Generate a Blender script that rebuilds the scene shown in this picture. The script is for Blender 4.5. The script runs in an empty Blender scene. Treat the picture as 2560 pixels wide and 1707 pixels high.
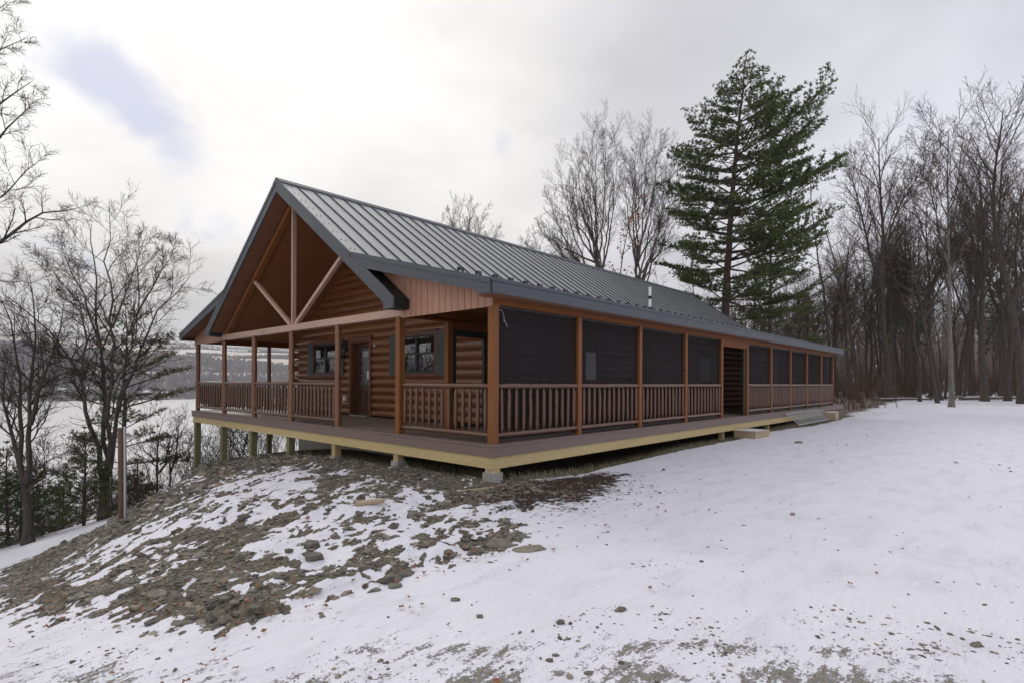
import bpy, math, random
import numpy as np
from mathutils import Vector, Matrix

R = math.radians
scene = bpy.context.scene
col = scene.collection

# ------------------------------------------------------------------ camera
F, PX, PY = 1353.8, 1282.6, 954.6          # focal length and principal point, in photo pixels (2560 wide)
YAW, ROLL = 0.8245, 0.0044
CAM = Vector((-5.773, -5.744, 0.944))
FW = Vector((math.sin(YAW), math.cos(YAW), 0)); RT = Vector((math.cos(YAW), -math.sin(YAW), 0))
cd = bpy.data.cameras.new('camera'); cam = bpy.data.objects.new('camera', cd); col.objects.link(cam)
cd.sensor_width = 36; cd.lens = 36*F/2560
cd.shift_x = (1280-PX)/2560; cd.shift_y = (PY-853.5)/2560
cd.clip_end = 20000; cd.clip_start = .05
cam.location = CAM
cam.rotation_mode = 'QUATERNION'
q = Matrix((RT, Vector((0, 0, 1)), -FW)).transposed().to_quaternion()
cam.rotation_quaternion = q @ Matrix.Rotation(ROLL, 3, 'Z').to_quaternion()
scene.camera = cam

def P(px, py, v):
    'world point seen at photo pixel px, py at depth v metres'
    x, y = px-PX, py-PY
    c, s = math.cos(ROLL), math.sin(ROLL)
    x, y = c*x+s*y, -s*x+c*y
    return CAM + FW*v + RT*(x/F*v) + Vector((0, 0, -y/F*v))

def DIR(px, py): return (P(px, py, 1)-CAM).normalized()

# ------------------------------------------------------------------ light
SUN_EL, SUN_AZ = R(36), math.atan2(DIR(430, 300).x, DIR(430, 300).y)
sd = bpy.data.lights.new('sun', 'SUN'); sun = bpy.data.objects.new('sun', sd); col.objects.link(sun)
sd.energy = 1.0; sd.angle = R(22); sd.color = (1, .95, .88)
sv = Vector((math.sin(SUN_AZ)*math.cos(SUN_EL), math.cos(SUN_AZ)*math.cos(SUN_EL), math.sin(SUN_EL)))
sun.rotation_euler = (-sv).to_track_quat('-Z', 'Y').to_euler()
scene.view_settings.view_transform = 'Standard'; scene.view_settings.look = 'None'
scene.view_settings.exposure = .16; scene.view_settings.gamma = 1

class NT:
    'small node-tree helper'
    def __init__(s, tree): s.t = tree; s.n = tree.nodes; s.l = tree.links
    def add(s, kind, **kw):
        n = s.n.new(kind)
        for k, v in kw.items():
            if k == 'inp':
                for i, x in v.items():
                    if hasattr(x, 'is_output') or hasattr(x, 'links'): s.l.new(x, n.inputs[i])
                    else: n.inputs[i].default_value = x
            else: setattr(n, k, v)
        return n
    def math(s, op, a, b=None, c=None, clamp=False):
        d = {0: a}
        if b is not None: d[1] = b
        if c is not None: d[2] = c
        n = s.add('ShaderNodeMath', operation=op, inp=d); n.use_clamp = clamp
        return n.outputs[0]
    def vmath(s, op, a, b=None):
        d = {0: a}
        if b is not None: d[1] = b
        n = s.add('ShaderNodeVectorMath', operation=op, inp=d)
        return n.outputs['Value'] if op in ('DOT_PRODUCT', 'LENGTH', 'DISTANCE') else n.outputs[0]
    def mix(s, f, a, b, mode='MIX'):
        n = s.add('ShaderNodeMix', data_type='RGBA', blend_type=mode)
        n.clamp_factor = True
        for i, x in ((0, f), (6, a), (7, b)):
            if hasattr(x, 'links'): s.l.new(x, n.inputs[i])
            else: n.inputs[i].default_value = x if i == 0 or len(x) == 4 else (*x, 1)
        return n.outputs[2]
    def noise(s, vec, scale, detail=4, rough=.55, dist=0):
        n = s.add('ShaderNodeTexNoise', inp={'Scale': scale, 'Detail': detail, 'Roughness': rough, 'Distortion': dist})
        if vec is not None: s.l.new(vec, n.inputs['Vector'])
        return n.outputs[0]
    def ramp(s, fac, stops, interp='LINEAR'):
        n = s.add('ShaderNodeValToRGB', inp={0: fac}); r = n.color_ramp; r.interpolation = interp
        while len(r.elements) > 1: r.elements.remove(r.elements[-1])
        r.elements[0].position = stops[0][0]; c = stops[0][1]; r.elements[0].color = (*c, 1) if isinstance(c, tuple) else (c, c, c, 1)
        for p_, c in stops[1:]:
            e = r.elements.new(p_); e.color = (*c, 1) if isinstance(c, tuple) else (c, c, c, 1)
        return n.outputs[0]
    def mrange(s, v, a, b, c=0, d=1, smooth=False):
        n = s.add('ShaderNodeMapRange', inp={0: v, 1: a, 2: b, 3: c, 4: d})
        if smooth: n.interpolation_type = 'SMOOTHSTEP'
        return n.outputs[0]

w = bpy.data.worlds.new('World'); scene.world = w; w.use_nodes = True
T = NT(w.node_tree); T.n.clear()
sky = T.add('ShaderNodeTexSky', sky_type='NISHITA', sun_disc=False, sun_elevation=SUN_EL, sun_rotation=SUN_AZ)
tc = T.add('ShaderNodeTexCoord'); D = T.vmath('NORMALIZE', tc.outputs['Generated'])
sep = T.add('ShaderNodeSeparateXYZ', inp={0: D})
zz = T.math('MAXIMUM', sep.outputs[2], 0.0)
inv = T.math('DIVIDE', 1.0, T.math('ADD', zz, .22))
plane = T.add('ShaderNodeVectorMath', operation='SCALE', inp={0: D, 3: inv}).outputs[0]
n1 = T.noise(plane, .75, 6, .5, .35)
n2 = T.noise(plane, 2.1, 6, .55, .3)
def lobe(px, py, width, soft=1.0):
    d = DIR(px, py)
    dist = T.vmath('DISTANCE', D, tuple(d))
    return T.math('POWER', 2.718, T.math('MULTIPLY', T.math('POWER', T.math('DIVIDE', dist, width), 2.0), -1.0))
def total(*a):
    o = a[0]
    for b in a[1:]: o = T.math('ADD', o, b)
    return o
hole = total(lobe(210, 150, .038), lobe(275, 200, .042), lobe(340, 250, .046), lobe(410, 300, .050), lobe(470, 355, .052), T.math('MULTIPLY', lobe(40, 10, .07), .4))
n3 = T.noise(D, 9.0, 5, .6, .6)
hole = T.math('ADD', T.math('MULTIPLY', hole, .8), T.math('ADD', T.math('MULTIPLY', T.math('SUBTRACT', n2, .5), 2.6), T.math('MULTIPLY', T.math('SUBTRACT', n3, .5), 2.4)))
hole = T.mrange(hole, .30, 1.6, 0, .75, True)
glow = total(lobe(560, 190, .42), T.math('MULTIPLY', lobe(200, 650, .7), .85), T.math('MULTIPLY', lobe(-2500, 700, .9), .8))
glow = T.mrange(T.math('ADD', glow, T.math('MULTIPLY', T.math('SUBTRACT', n1, .5), 1.3)), .0, 1.1, 0, 1, True)
side = T.mrange(T.vmath('DOT_PRODUCT', D, tuple(RT)), -.6, .7, 0, 1)
cbase = T.mix(side, (.90, .885, .875), (.69, .69, .78))
cl = T.mix(glow, cbase, (1.01, .99, .965))
shade = T.mrange(T.math('ADD', T.math('MULTIPLY', n1, .6), T.math('MULTIPLY', n2, .4)), .36, .64, .77, 1.12)
gray = lobe(1200, 180, .30)
shade = T.math('MULTIPLY', shade, T.math('SUBTRACT', 1.0, T.math('MULTIPLY', gray, .10)))
hot = lobe(950, -560, .27); hv = T.math('ADD', 1.0, T.math('MULTIPLY', hot, .4))  # unseen bright patch of sky, added overhead to lighten the roof's reflection
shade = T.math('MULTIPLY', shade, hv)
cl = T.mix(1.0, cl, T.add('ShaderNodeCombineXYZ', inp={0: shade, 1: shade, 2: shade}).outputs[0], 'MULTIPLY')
skyc = T.add('ShaderNodeVectorMath', operation='SCALE', inp={0: sky.outputs[0], 3: .07}).outputs[0]
skyc = T.mix(.75, skyc, (.50, .56, .82))
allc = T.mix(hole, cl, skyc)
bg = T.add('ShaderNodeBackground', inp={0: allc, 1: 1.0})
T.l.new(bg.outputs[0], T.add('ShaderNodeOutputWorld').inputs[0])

# ------------------------------------------------------------------ helpers
def tag(o, label=None, cat=None, group=None, kind=None):
    if label: o['label'] = label
    if cat: o['category'] = cat
    if group: o['group'] = group
    if kind: o['kind'] = kind
    return o
def empty(name, loc, label, cat, group=None, rz=0):
    o = bpy.data.objects.new(name, None); col.objects.link(o); o.location = loc; o.rotation_euler.z = rz
    o.empty_display_size = .2
    return tag(o, label, cat, group)
def root_loc(o):
    while o.parent: o = o.parent
    return np.array(o.location)

class MB:
    def __init__(s): s.v = []; s.f = []; s.sm = []; s.mi = []; s.m = 0
    def add(s, vs, fs, smooth=False):
        b = len(s.v); s.v.extend([tuple(x) for x in vs]); s.f.extend([tuple(i+b for i in f) for f in fs]); s.sm.extend([smooth]*len(fs)); s.mi.extend([s.m]*len(fs)); return s
    def box(s, a, b, rot=None, ctr=None, bev=0):
        x0, y0, z0 = a; x1, y1, z1 = b
        x0, x1 = min(x0, x1), max(x0, x1); y0, y1 = min(y0, y1), max(y0, y1); z0, z1 = min(z0, z1), max(z0, z1)
        vs = [(x0, y0, z0), (x1, y0, z0), (x1, y1, z0), (x0, y1, z0), (x0, y0, z1), (x1, y0, z1), (x1, y1, z1), (x0, y1, z1)]
        if rot is not None:
            c = Vector(ctr) if ctr is not None else Vector(((x0+x1)/2, (y0+y1)/2, (z0+z1)/2))
            vs = [tuple(rot @ (Vector(v)-c)+c) for v in vs]
        return s.add(vs, [(0, 3, 2, 1), (4, 5, 6, 7), (0, 1, 5, 4), (1, 2, 6, 5), (2, 3, 7, 6), (3, 0, 4, 7)])
    def prism(s, poly, axis, a, b):
        'polygon (two coords) extruded along axis x/y/z from a to b'
        n = len(poly)
        def mk(p_, t): return {'x': (t, p_[0], p_[1]), 'y': (p_[0], t, p_[1]), 'z': (p_[0], p_[1], t)}[axis]
        vs = [mk(p_, a) for p_ in poly]+[mk(p_, b) for p_ in poly]
        fs = [tuple(range(n))[::-1], tuple(range(n, 2*n))]+[(i, (i+1) % n, n+(i+1) % n, n+i) for i in range(n)]
        return s.add(vs, fs)
    def tube(s, pts, rad, n=8, caps=True, smooth=True):
        pts = [Vector(p_) for p_ in pts]; k = len(pts)
        if not hasattr(rad, '__len__'): rad = [rad]*k
        vs = []; prev = None
        for i, p_ in enumerate(pts):
            t = (pts[min(i+1, k-1)]-pts[max(i-1, 0)]).normalized()
            if prev is None:
                u = t.orthogonal().normalized()
            else:
                u = (prev-t*prev.dot(t))
                u = u.normalized() if u.length > 1e-6 else t.orthogonal().normalized()
            prev = u; w_ = t.cross(u)
            for j in range(n):
                a = 2*math.pi*j/n
                vs.append(tuple(p_+(u*math.cos(a)+w_*math.sin(a))*rad[i]))
        fs = [(i*n+j, i*n+(j+1) % n, (i+1)*n+(j+1) % n, (i+1)*n+j) for i in range(k-1) for j in range(n)]
        b = len(s.f)
        s.add(vs, fs, smooth)
        if caps:
            s.add(vs[:n], [tuple(range(n))[::-1]]); s.add(vs[-n:], [tuple(range(n))])
        return s
    def build(s, name, mat, parent=None, mats=None):
        me = bpy.data.meshes.new(name)
        v = np.array(s.v, dtype=float) if len(s.v) else np.zeros((0, 3))
        if parent is not None: v = v-root_loc(parent)
        me.from_pydata(v.tolist(), [], s.f)
        me.polygons.foreach_set('use_smooth', s.sm)
        if mats:
            for m in mats: me.materials.append(m)
            me.polygons.foreach_set('material_index', s.mi)
        else: me.materials.append(mat)
        me.update()
        o = bpy.data.objects.new(name, me); col.objects.link(o)
        if parent is not None: o.parent = parent
        return o
def copy_tree(o, parent=None):
    c = o.copy(); col.objects.link(c); c.parent = parent
    for ch in list(o.children): copy_tree(ch, c)
    return c

def vnoise(x, y, seed=0):
    xi = np.floor(x).astype(np.int64); yi = np.floor(y).astype(np.int64); fx = x-xi; fy = y-yi
    fx = fx*fx*(3-2*fx); fy = fy*fy*(3-2*fy)
    def h(a, b):
        n = (a*374761393+b*668265263+seed*974711) & 0x7fffffff
        n = ((n ^ (n >> 13))*1274126177) & 0x7fffffff
        return ((n ^ (n >> 16)) & 0xffff)/65535.
    return (h(xi, yi)*(1-fx)+h(xi+1, yi)*fx)*(1-fy)+(h(xi, yi+1)*(1-fx)+h(xi+1, yi+1)*fx)*fy
def fbm(x, y, oct_=4, seed=0, gain=.5):
    a = 1; t = 0; o = 0
    for i in range(oct_): o = o+a*vnoise(x*2**i+17.3*i, y*2**i+9.1*i, seed+i); t += a; a *= gain
    return o/t
def sstep(a, b, x): t = np.clip((x-a)/(b-a), 0, 1); return t*t*(3-2*t)

# ------------------------------------------------------------------ materials
def mat(name): m = bpy.data.materials.new(name); m.use_nodes = True; t = NT(m.node_tree); b = t.n['Principled BSDF']; return m, t, b
def pos(t, scale=(1, 1, 1), rotz=0):
    g = t.add('ShaderNodeNewGeometry')
    mp = t.add('ShaderNodeMapping', inp={'Vector': g.outputs['Position'], 'Scale': scale, 'Rotation': (0, 0, rotz)})
    return mp.outputs[0]
def bump(t, b, h, strength=.4, dist=.01, normal=None):
    n = t.add('ShaderNodeBump', inp={'Height': h, 'Strength': strength, 'Distance': dist})
    if normal is not None: t.l.new(normal, n.inputs['Normal'])
    t.l.new(n.outputs[0], b.inputs['Normal']); return n.outputs[0]
def wood(name, base, dark, stretch, rough=.45, spec=.5, knots=True, bs=.35, coat=0):
    m, t, b = mat(name)
    v = pos(t, stretch)
    g = t.noise(v, 9, 6, .6, .6)
    fine = t.noise(v, 60, 3, .6)
    c = t.mix(t.mrange(g, .3, .72), dark, base)
    c = t.mix(t.mrange(fine, .35, .75, 0, .65), c, tuple(x*.5 for x in base))
    big = t.noise(pos(t), .9, 3)
    c = t.mix(t.mrange(big, .3, .7, 0, .35), c, tuple(x*.72 for x in base))
    if knots:
        vo = t.add('ShaderNodeTexVoronoi', inp={'Vector': pos(t, tuple(max(.5, s*.55) for s in stretch)), 'Scale': 2.6})
        k = t.mrange(vo.outputs['Distance'], .03, .075, 1, 0)
        c = t.mix(t.math('MULTIPLY', k, .8), c, tuple(x*.2 for x in dark))
    t.l.new(c, b.inputs['Base Color'])
    t.l.new(t.mrange(g, .2, .8, rough-.08, rough+.15), b.inputs['Roughness']); b.inputs['Specular IOR Level'].default_value = spec
    if coat: b.inputs['Coat Weight'].default_value = coat; b.inputs['Coat Roughness'].default_value = .3
    bump(t, b, t.math('ADD', t.math('MULTIPLY', g, .6), t.math('MULTIPLY', fine, .4)), bs, .004)
    return m
BR, BD = (.31, .120, .036), (.18, .064, .019)
M = {}
M['woodX'] = wood('stained_wood_lengthwise', (.26, .088, .020), (.15, .045, .011), (.12, 1, 1), .55, .25)
M['woodY'] = wood('stained_wood_crosswise', BR, BD, (1, .12, 1))
M['woodZ'] = wood('stained_wood_upright', BR, BD, (1, 1, .1), .5, .3)
M['log'] = wood('stained_log_siding', (.285, .106, .034), (.135, .047, .015), (1, .10, 1), .30, .6, coat=.38)
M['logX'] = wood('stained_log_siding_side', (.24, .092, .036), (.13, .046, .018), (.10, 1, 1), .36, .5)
M['rail'] = wood('peeled_log_rail', (.165, .070, .034), (.085, .034, .016), (.5, .5, 1), .30, .6, coat=.25)
M['clad'] = wood('stained_board_cladding', (.56, .31, .215), (.44, .22, .145), (1, 1, .1), .45, .45)
M['beam'] = wood('stained_front_beam', (.62, .41, .325), (.50, .31, .235), (1, .1, 1), .42, .6)
M['trim'] = wood('stained_window_trim', (.19, .075, .036), (.12, .045, .02), (1, .5, .5), .45)
M['doorwood'] = wood('dark_stained_door', (.085, .04, .025), (.055, .025, .015), (1, 1, .2), .35)
M['treated'] = wood('fresh_treated_lumber', (.74, .60, .32), (.60, .46, .22), (.15, .15, 1), .7, .3, True, .25)
M['treatedZ'] = wood('green_treated_post', (.30, .28, .15), (.20, .19, .10), (1, 1, .1), .75, .3)
M['paleZ'] = wood('pale_treated_post', (.60, .47, .25), (.45, .35, .18), (1, 1, .1), .75, .3)
M['pale'] = wood('pale_lumber', (.56, .46, .32), (.43, .34, .22), (.15, 1, 1), .7, .3)
M['plywood'] = wood('grey_foundation_panel', (.72, .69, .63), (.62, .59, .53), (1, 1, .3), .8, .2, False)
# composite decking
m, t, b = mat('composite_deck'); v = pos(t, (1, .08, 1)); g = t.noise(v, 30, 4)
c = t.mix(g, (.20, .15, .13), (.28, .22, .19)); sp = t.noise(pos(t), 2.2, 4)
c = t.mix(t.mrange(sp, .5, .68, 0, .5), c, (.30, .27, .25))
gg = t.add('ShaderNodeSeparateXYZ', inp={0: t.add('ShaderNodeNewGeometry').outputs['Position']})
st = t.math('PINGPONG', gg.outputs[0], .07); gap = t.mrange(st, 0, .004, 1, 0)
c = t.mix(t.math('MULTIPLY', gap, .8), c, (.02, .015, .012)); t.l.new(c, b.inputs['Base Color']); b.inputs['Roughness'].default_value = .5
bump(t, b, t.math('SUBTRACT', g, t.math('MULTIPLY', gap, 3)), .3, .004); M['deck'] = m
m, t, b = mat('composite_fascia'); v = pos(t, (.08, .08, 1)); g = t.noise(v, 34, 5, .65)
c = t.mix(g, (.17, .118, .104), (.24, .175, .155)); t.l.new(c, b.inputs['Base Color']); b.inputs['Roughness'].default_value = .55
bump(t, b, g, .35, .004); M['fascia'] = m
def metal(name, c1, rough, met):
    m, t, b = mat(name); n = t.noise(pos(t), 1.7, 5)
    t.l.new(t.mix(n, c1, tuple(x*1.25 for x in c1)), b.inputs['Base Color']); b.inputs['Metallic'].default_value = met
    t.l.new(t.mrange(n, .3, .7, rough-.05, rough+.08), b.inputs['Roughness'])
    bump(t, b, t.noise(pos(t, (1, .4, .4)), 3.5, 2), .12, .02)
    return m
M['roof'] = metal('charcoal_roof_panel', (.33, .33, .33), .37, .6)
M['rib'] = metal('charcoal_roof_seam', (.045, .052, .065), .4, .3)  # charcoal metal, with the shadow along the ribs put into its dark tone
M['flash'] = metal('charcoal_fascia_metal', (.062, .070, .083), .48, .0)
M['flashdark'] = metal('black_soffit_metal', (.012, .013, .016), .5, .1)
M['galv'] = metal('galvanised_steel', (.42, .43, .44), .45, .7)
M['alu'] = metal('ladder_aluminium', (.42, .43, .44), .4, .5)
def plain(name, c, rough=.5, met=0, spec=.5, var=.2, sc=8):
    m, t, b = mat(name); n = t.noise(pos(t), sc, 4)
    t.l.new(t.mix(n, tuple(x*(1-var) for x in c), tuple(x*(1+var) for x in c)), b.inputs['Base Color'])
    b.inputs['Roughness'].default_value = rough; b.inputs['Metallic'].default_value = met; b.inputs['Specular IOR Level'].default_value = spec
    return m
M['black'] = plain('black_paint', (.012, .012, .013), .4)
M['sash'] = plain('bronze_sash', (.022, .024, .026), .35)
M['shutter'] = plain('slate_green_shutter', (.062, .072, .070), .5)
M['white'] = plain('white_plastic', (.78, .78, .78), .4, var=.04)
M['rubber'] = plain('black_rubber', (.02, .02, .02), .6)
M['concrete'] = plain('concrete', (.36, .35, .33), .9, sc=14)
M['blue'] = plain('blue_tarp', (.03, .06, .20), .5)
M['paper'] = plain('paper_notice', (.75, .75, .72), .7, var=.03)
M['weathered'] = wood('weathered_brown_pole', (.22, .15, .10), (.10, .07, .05), (1, 1, .1), .8, .2)
M['grass'] = plain('dry_grass', (.22, .20, .11), .9)
M['ceiling'] = None
def boards(name, base, dark, axis, width, groove=.004, rough=.45, along=None):
    m, t, b = mat(name)
    st = {'x': (.1, 1, 1), 'y': (1, .1, 1)}[along or 'x']
    v = pos(t, st); g = t.noise(v, 10, 5, .6, .5)
    c = t.mix(g, dark, base)
    s_ = t.add('ShaderNodeSeparateXYZ', inp={0: t.add('ShaderNodeNewGeometry').outputs['Position']})
    cell = t.math('FLOOR', t.math('DIVIDE', s_.outputs[axis], width))
    wn = t.add('ShaderNodeTexWhiteNoise', noise_dimensions='1D', inp={'W': cell})
    c = t.mix(t.math('MULTIPLY', wn.outputs[0], .35), c, tuple(x*.6 for x in base))
    gp = t.mrange(t.math('PINGPONG', s_.outputs[axis], width/2), 0, groove, 1, 0)
    c = t.mix(t.math('MULTIPLY', gp, .85), c, (.015, .008, .005))
    t.l.new(c, b.inputs['Base Color']); b.inputs['Roughness'].default_value = rough
    bump(t, b, t.math('SUBTRACT', g, t.math('MULTIPLY', gp, 2)), .3, .004)
    return m
M['ceiling'] = boards('vault_ceiling_boards', (.32, .132, .052), (.20, .077, .030), 1, .11, along='x')
M['soffit'] = boards('soffit_boards', (.26, .12, .07), (.18, .08, .045), 1, .11, along='x')
m, t, b = mat('window_glass'); b.inputs['Base Color'].default_value = (.012, .013, .015, 1); b.inputs['Roughness'].default_value = .02; b.inputs['Specular IOR Level'].default_value = 1.0
b.inputs['IOR'].default_value = 1.9
bump(t, b, t.noise(pos(t), 2.5, 2), .05, .02); M['glass'] = m
m, t, b = mat('leaded_door_glass'); vo = t.add('ShaderNodeTexVoronoi', feature='DISTANCE_TO_EDGE', inp={'Vector': pos(t, (1, 1, .35)), 'Scale': 14})
e = t.mrange(vo.outputs[0], .02, .05, 1, 0); t.l.new(t.mix(e, (.05, .055, .06), (.25, .25, .25)), b.inputs['Base Color']); b.inputs['Roughness'].default_value = .12
b.inputs['IOR'].default_value = 1.8
bump(t, b, vo.outputs[0], .4, .01); M['dglass'] = m
m, t, b = mat('insect_screen'); g = t.noise(pos(t, (1, 1, 1)), 1.2, 3)
mesh_ = t.add('ShaderNodeTexChecker', inp={'Vector': pos(t), 'Scale': 260})
t.l.new(t.mix(g, (.034, .029, .031), (.050, .043, .046)), b.inputs['Base Color']); b.inputs['Roughness'].default_value = .8; b.inputs['Specular IOR Level'].default_value = .12
tr = t.add('ShaderNodeBsdfTransparent', inp={0: (.8, .8, .8, 1)}); mx = t.add('ShaderNodeMixShader', inp={0: t.math('ADD', .36, t.math('MULTIPLY', t.noise(pos(t, (1, 1, 3)), 2.2, 4), .2))})
t.l.new(tr.outputs[0], mx.inputs[1]); t.l.new(b.outputs[0], mx.inputs[2]); t.l.new(mx.outputs[0], t.n['Material Output'].inputs[0]); M['screen'] = m
def bark(name, a, b_, sc=1, moss=0):
    m, t, b = mat(name)
    tcn = t.add('ShaderNodeTexCoord'); mp = t.add('ShaderNodeMapping', inp={'Vector': tcn.outputs['Object'], 'Scale': (1, 1, .22)})
    n = t.noise(mp.outputs[0], 14*sc, 5, .65, .6); n2_ = t.noise(tcn.outputs['Object'], .9, 3)
    c = t.mix(t.mrange(n, .32, .68), a, b_); c = t.mix(t.mrange(n2_, .3, .7, 0, .5), c, tuple(x*.6 for x in b_))
    t.l.new(c, b.inputs['Base Color']); b.inputs['Roughness'].default_value = .9; b.inputs['Specular IOR Level'].default_value = .2
    bump(t, b, n, .9, .03); return m
M['bark'] = bark('grey_brown_bark', (.060, .052, .046), (.19, .17, .152))
M['barkdark'] = bark('dark_bark', (.042, .035, .030), (.12, .10, .088))
M['barkpale'] = bark('pale_smooth_bark', (.11, .105, .095), (.24, .23, .205), .7)
M['barkpine'] = bark('pine_bark', (.05, .038, .030), (.13, .105, .09))
M['twig'] = bark('twig_bark', (.040, .033, .029), (.10, .085, .074))
M['twigwood'] = bark('woodland_twig', (.050, .038, .032), (.115, .09, .078))
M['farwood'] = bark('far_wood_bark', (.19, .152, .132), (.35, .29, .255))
M['twigred'] = bark('reddish_twig', (.07, .045, .035), (.16, .11, .085))
M['twigforest'] = bark('forest_twig', (.085, .066, .055), (.175, .138, .118))
def needles(name, c1, c2, c3):
    m, t, b = mat(name); tcn = t.add('ShaderNodeTexCoord'); n = t.noise(tcn.outputs['Object'], 1.6, 3); n2_ = t.noise(tcn.outputs['Object'], 11, 2)
    c = t.mix(t.mrange(n, .35, .65), c1, c2); c = t.mix(t.mrange(n2_, .45, .7, 0, .7), c, c3)
    t.l.new(c, b.inputs['Base Color']); b.inputs['Roughness'].default_value = .6; b.inputs['Specular IOR Level'].default_value = .3
    return m
M['needle'] = needles('pine_needles', (.055, .078, .028), (.095, .120, .040), (.16, .175, .07))
M['needled'] = needles('dark_needles', (.036, .056, .024), (.068, .092, .036), (.12, .14, .06))
M['oakleaf'] = plain('dead_oak_leaf', (.24, .11, .055), .7, var=.5, sc=3)
M['rock'] = None
m, t, b = mat('grey_shale'); tcn = pos(t); n = t.noise(tcn, 5, 5, .6); n2_ = t.noise(tcn, 45, 4, .7); n3 = t.noise(tcn, .9, 2)
c = t.mix(t.mrange(n, .3, .7), (.085, .078, .062), (.215, .192, .155)); c = t.mix(t.mrange(n3, .5, .7, 0, .5), c, (.13, .13, .13)); c = t.mix(t.mrange(n2_, .5, .75, 0, .6), c, (.33, .29, .22)); gi = t.add('ShaderNodeObjectInfo'); tn = t.add('ShaderNodeAttribute', attribute_name='tone').outputs['Fac']; wn = t.add('ShaderNodeTexVoronoi', inp={'Vector': tcn, 'Scale': 16}); c = t.mix(.45, c, t.mix(wn.outputs['Color'], (.06, .055, .048), (.33, .30, .25))); c = t.mix(t.mrange(tn, 0, .45, .72, 0), c, (.045, .042, .038)); c = t.mix(t.mrange(tn, .62, 1, 0, .8), c, (.40, .36, .29)); c = t.mix(t.mrange(tn, .90, .97, 0, .5), c, (.30, .17, .10))
t.l.new(c, b.inputs['Base Color']); b.inputs['Roughness'].default_value = .85; bump(t, b, t.math('ADD', n2_, n), .9, .02); M['rock'] = m

# ------------------------------------------------------------------ terrain
TOE = [(-5.16, 3.23), (-5.23, 1.5), (-5.03, -0.01), (-4.74, -0.97), (-4.5, -1.67), (-4.26, -1.99), (-3.7, -2.21), (-3.04, -2.19), (-2.43, -2.26), (-1.5, -2.18), (-0.3, -1.45), (1.0, -1.0), (2.2, -0.55), (6, -0.38), (23, -0.3)]
BACK = [(23, 24), (10, 24), (2, 18), (-.6, 14.6), (-1.6, 11.6), (-3, 9.3), (-4.2, 7.3), (-4.9, 5.4)]
CTRL = [(0, 0, -.55), (0, 2.5, -.60), (0, 4.76, -.68), (0.0, 6.9, -0.83), (0.0, 9.0, -1.07), (0.0, 11.1, -1.41), (0.0, 13.4, -1.92), (2.3, 11.2, -1.35), (2.3, 6.0, -0.95), (2.3, 2.0, -0.85), (5.0, .8, -0.75), (10.0, .8, -0.72), (22.0, .8, -0.68), (10.0, 6.0, -0.9), (22.0, 6.0, -0.85), (10.0, 13.0, -1.8), (22.0, 13.0, -1.7), (2.0, 16.0, -2.7), (10.0, 18.0, -3.2), (22.0, 18.0, -3.2), (10.0, 24.0, -5.0), (22.0, 24.0, -5.0), (-1.2, -0.8, -0.56), (-2.2, 0.0, -0.56), (-2.2, 2.5, -0.65), (-1.5, 5.0, -0.76), (-2.0, 7.0, -1.1), (-3.3, 2.5, -0.8), (-3.2, 0.3, -0.62), (-3.5, -1.6, -0.6), (-4.2, -0.6, -0.72), (1.0, -0.7, -0.56), (6.0, -0.3, -0.57), (12, -.3, -.57), (22, -.3, -.56), (-0.91, 9.92, -1.51), (-2.27, 8.14, -1.66), (-3.35, 6.37, -1.62), (-4.01, 4.87, -1.49), (-4.52, 3.65, -1.43), (-4.86, 2.7, -1.34), (-5.09, 2.06, -1.33), (-5.01, 3.35, -1.51), (-5.08, 1.62, -1.21), (-4.88, 0.11, -0.9), (-4.59, -0.85, -0.7), (-4.35, -1.55, -0.62), (-4.11, -1.87, -0.59), (-3.55, -2.09, -0.55), (-2.89, -2.07, -0.53), (-2.28, -2.14, -0.51), (-1.35, -2.06, -0.51)]
_C = np.array(CTRL, float); _n = len(_C)
def _ker(r): return np.sqrt(r*r+.5)
_A = np.zeros((_n+3, _n+3)); _A[:_n, :_n] = _ker(np.hypot(_C[:, 0][:, None]-_C[:, 0], _C[:, 1][:, None]-_C[:, 1]))-np.eye(_n)*.02
_A[:_n, _n] = 1; _A[:_n, _n+1] = _C[:, 0]; _A[:_n, _n+2] = _C[:, 1]; _A[_n:, :_n] = _A[:_n, _n:].T
_S = np.linalg.solve(_A, np.concatenate([_C[:, 2], [0, 0, 0]]))
def inpoly(x, y, L=None):
    L = L or TOE+BACK; ins = np.zeros(x.shape, bool); n = len(L)
    for i in range(n):
        x0, y0 = L[i]; x1, y1 = L[(i+1) % n]
        ins ^= ((y0 > y) != (y1 > y)) & (x < (x1-x0)*(y-y0)/((y1-y0) if y1 != y0 else 1e-9)+x0)
    return ins
def sdist(x, y, L):
    d = np.full(x.shape, 1e9)
    for (x0, y0), (x1, y1) in zip(L[:-1], L[1:]):
        dx, dy = x1-x0, y1-y0
        t_ = np.clip(((x-x0)*dx+(y-y0)*dy)/(dx*dx+dy*dy), 0, 1)
        d = np.minimum(d, np.hypot(x-x0-t_*dx, y-y0-t_*dy))
    return d
def toedist(x, y):
    d = np.minimum(sdist(x, y, TOE), sdist(x, y, BACK+[TOE[0]]))
    return np.where(inpoly(x, y), d, -d)
RXs = [-50, 0, 1.75, 2.84, 5.2, 9.9, 12, 30, 200]; RZs = [-.45, -.55, -.64, -.74, -1.33, -2.5, -3.1, -7.3, -40]
def road(x, y):
    r = -((x-CAM.x)*RT.x+(y-CAM.y)*RT.y); o = 0
    for k in (-.6, -.3, 0, .3, .6): o = o+np.interp(r+k, RXs, RZs)/5
    return np.maximum(o-.30*np.clip(y-14-np.clip(x-24, 0, None)*.6, 0, None), -62.)
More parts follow.
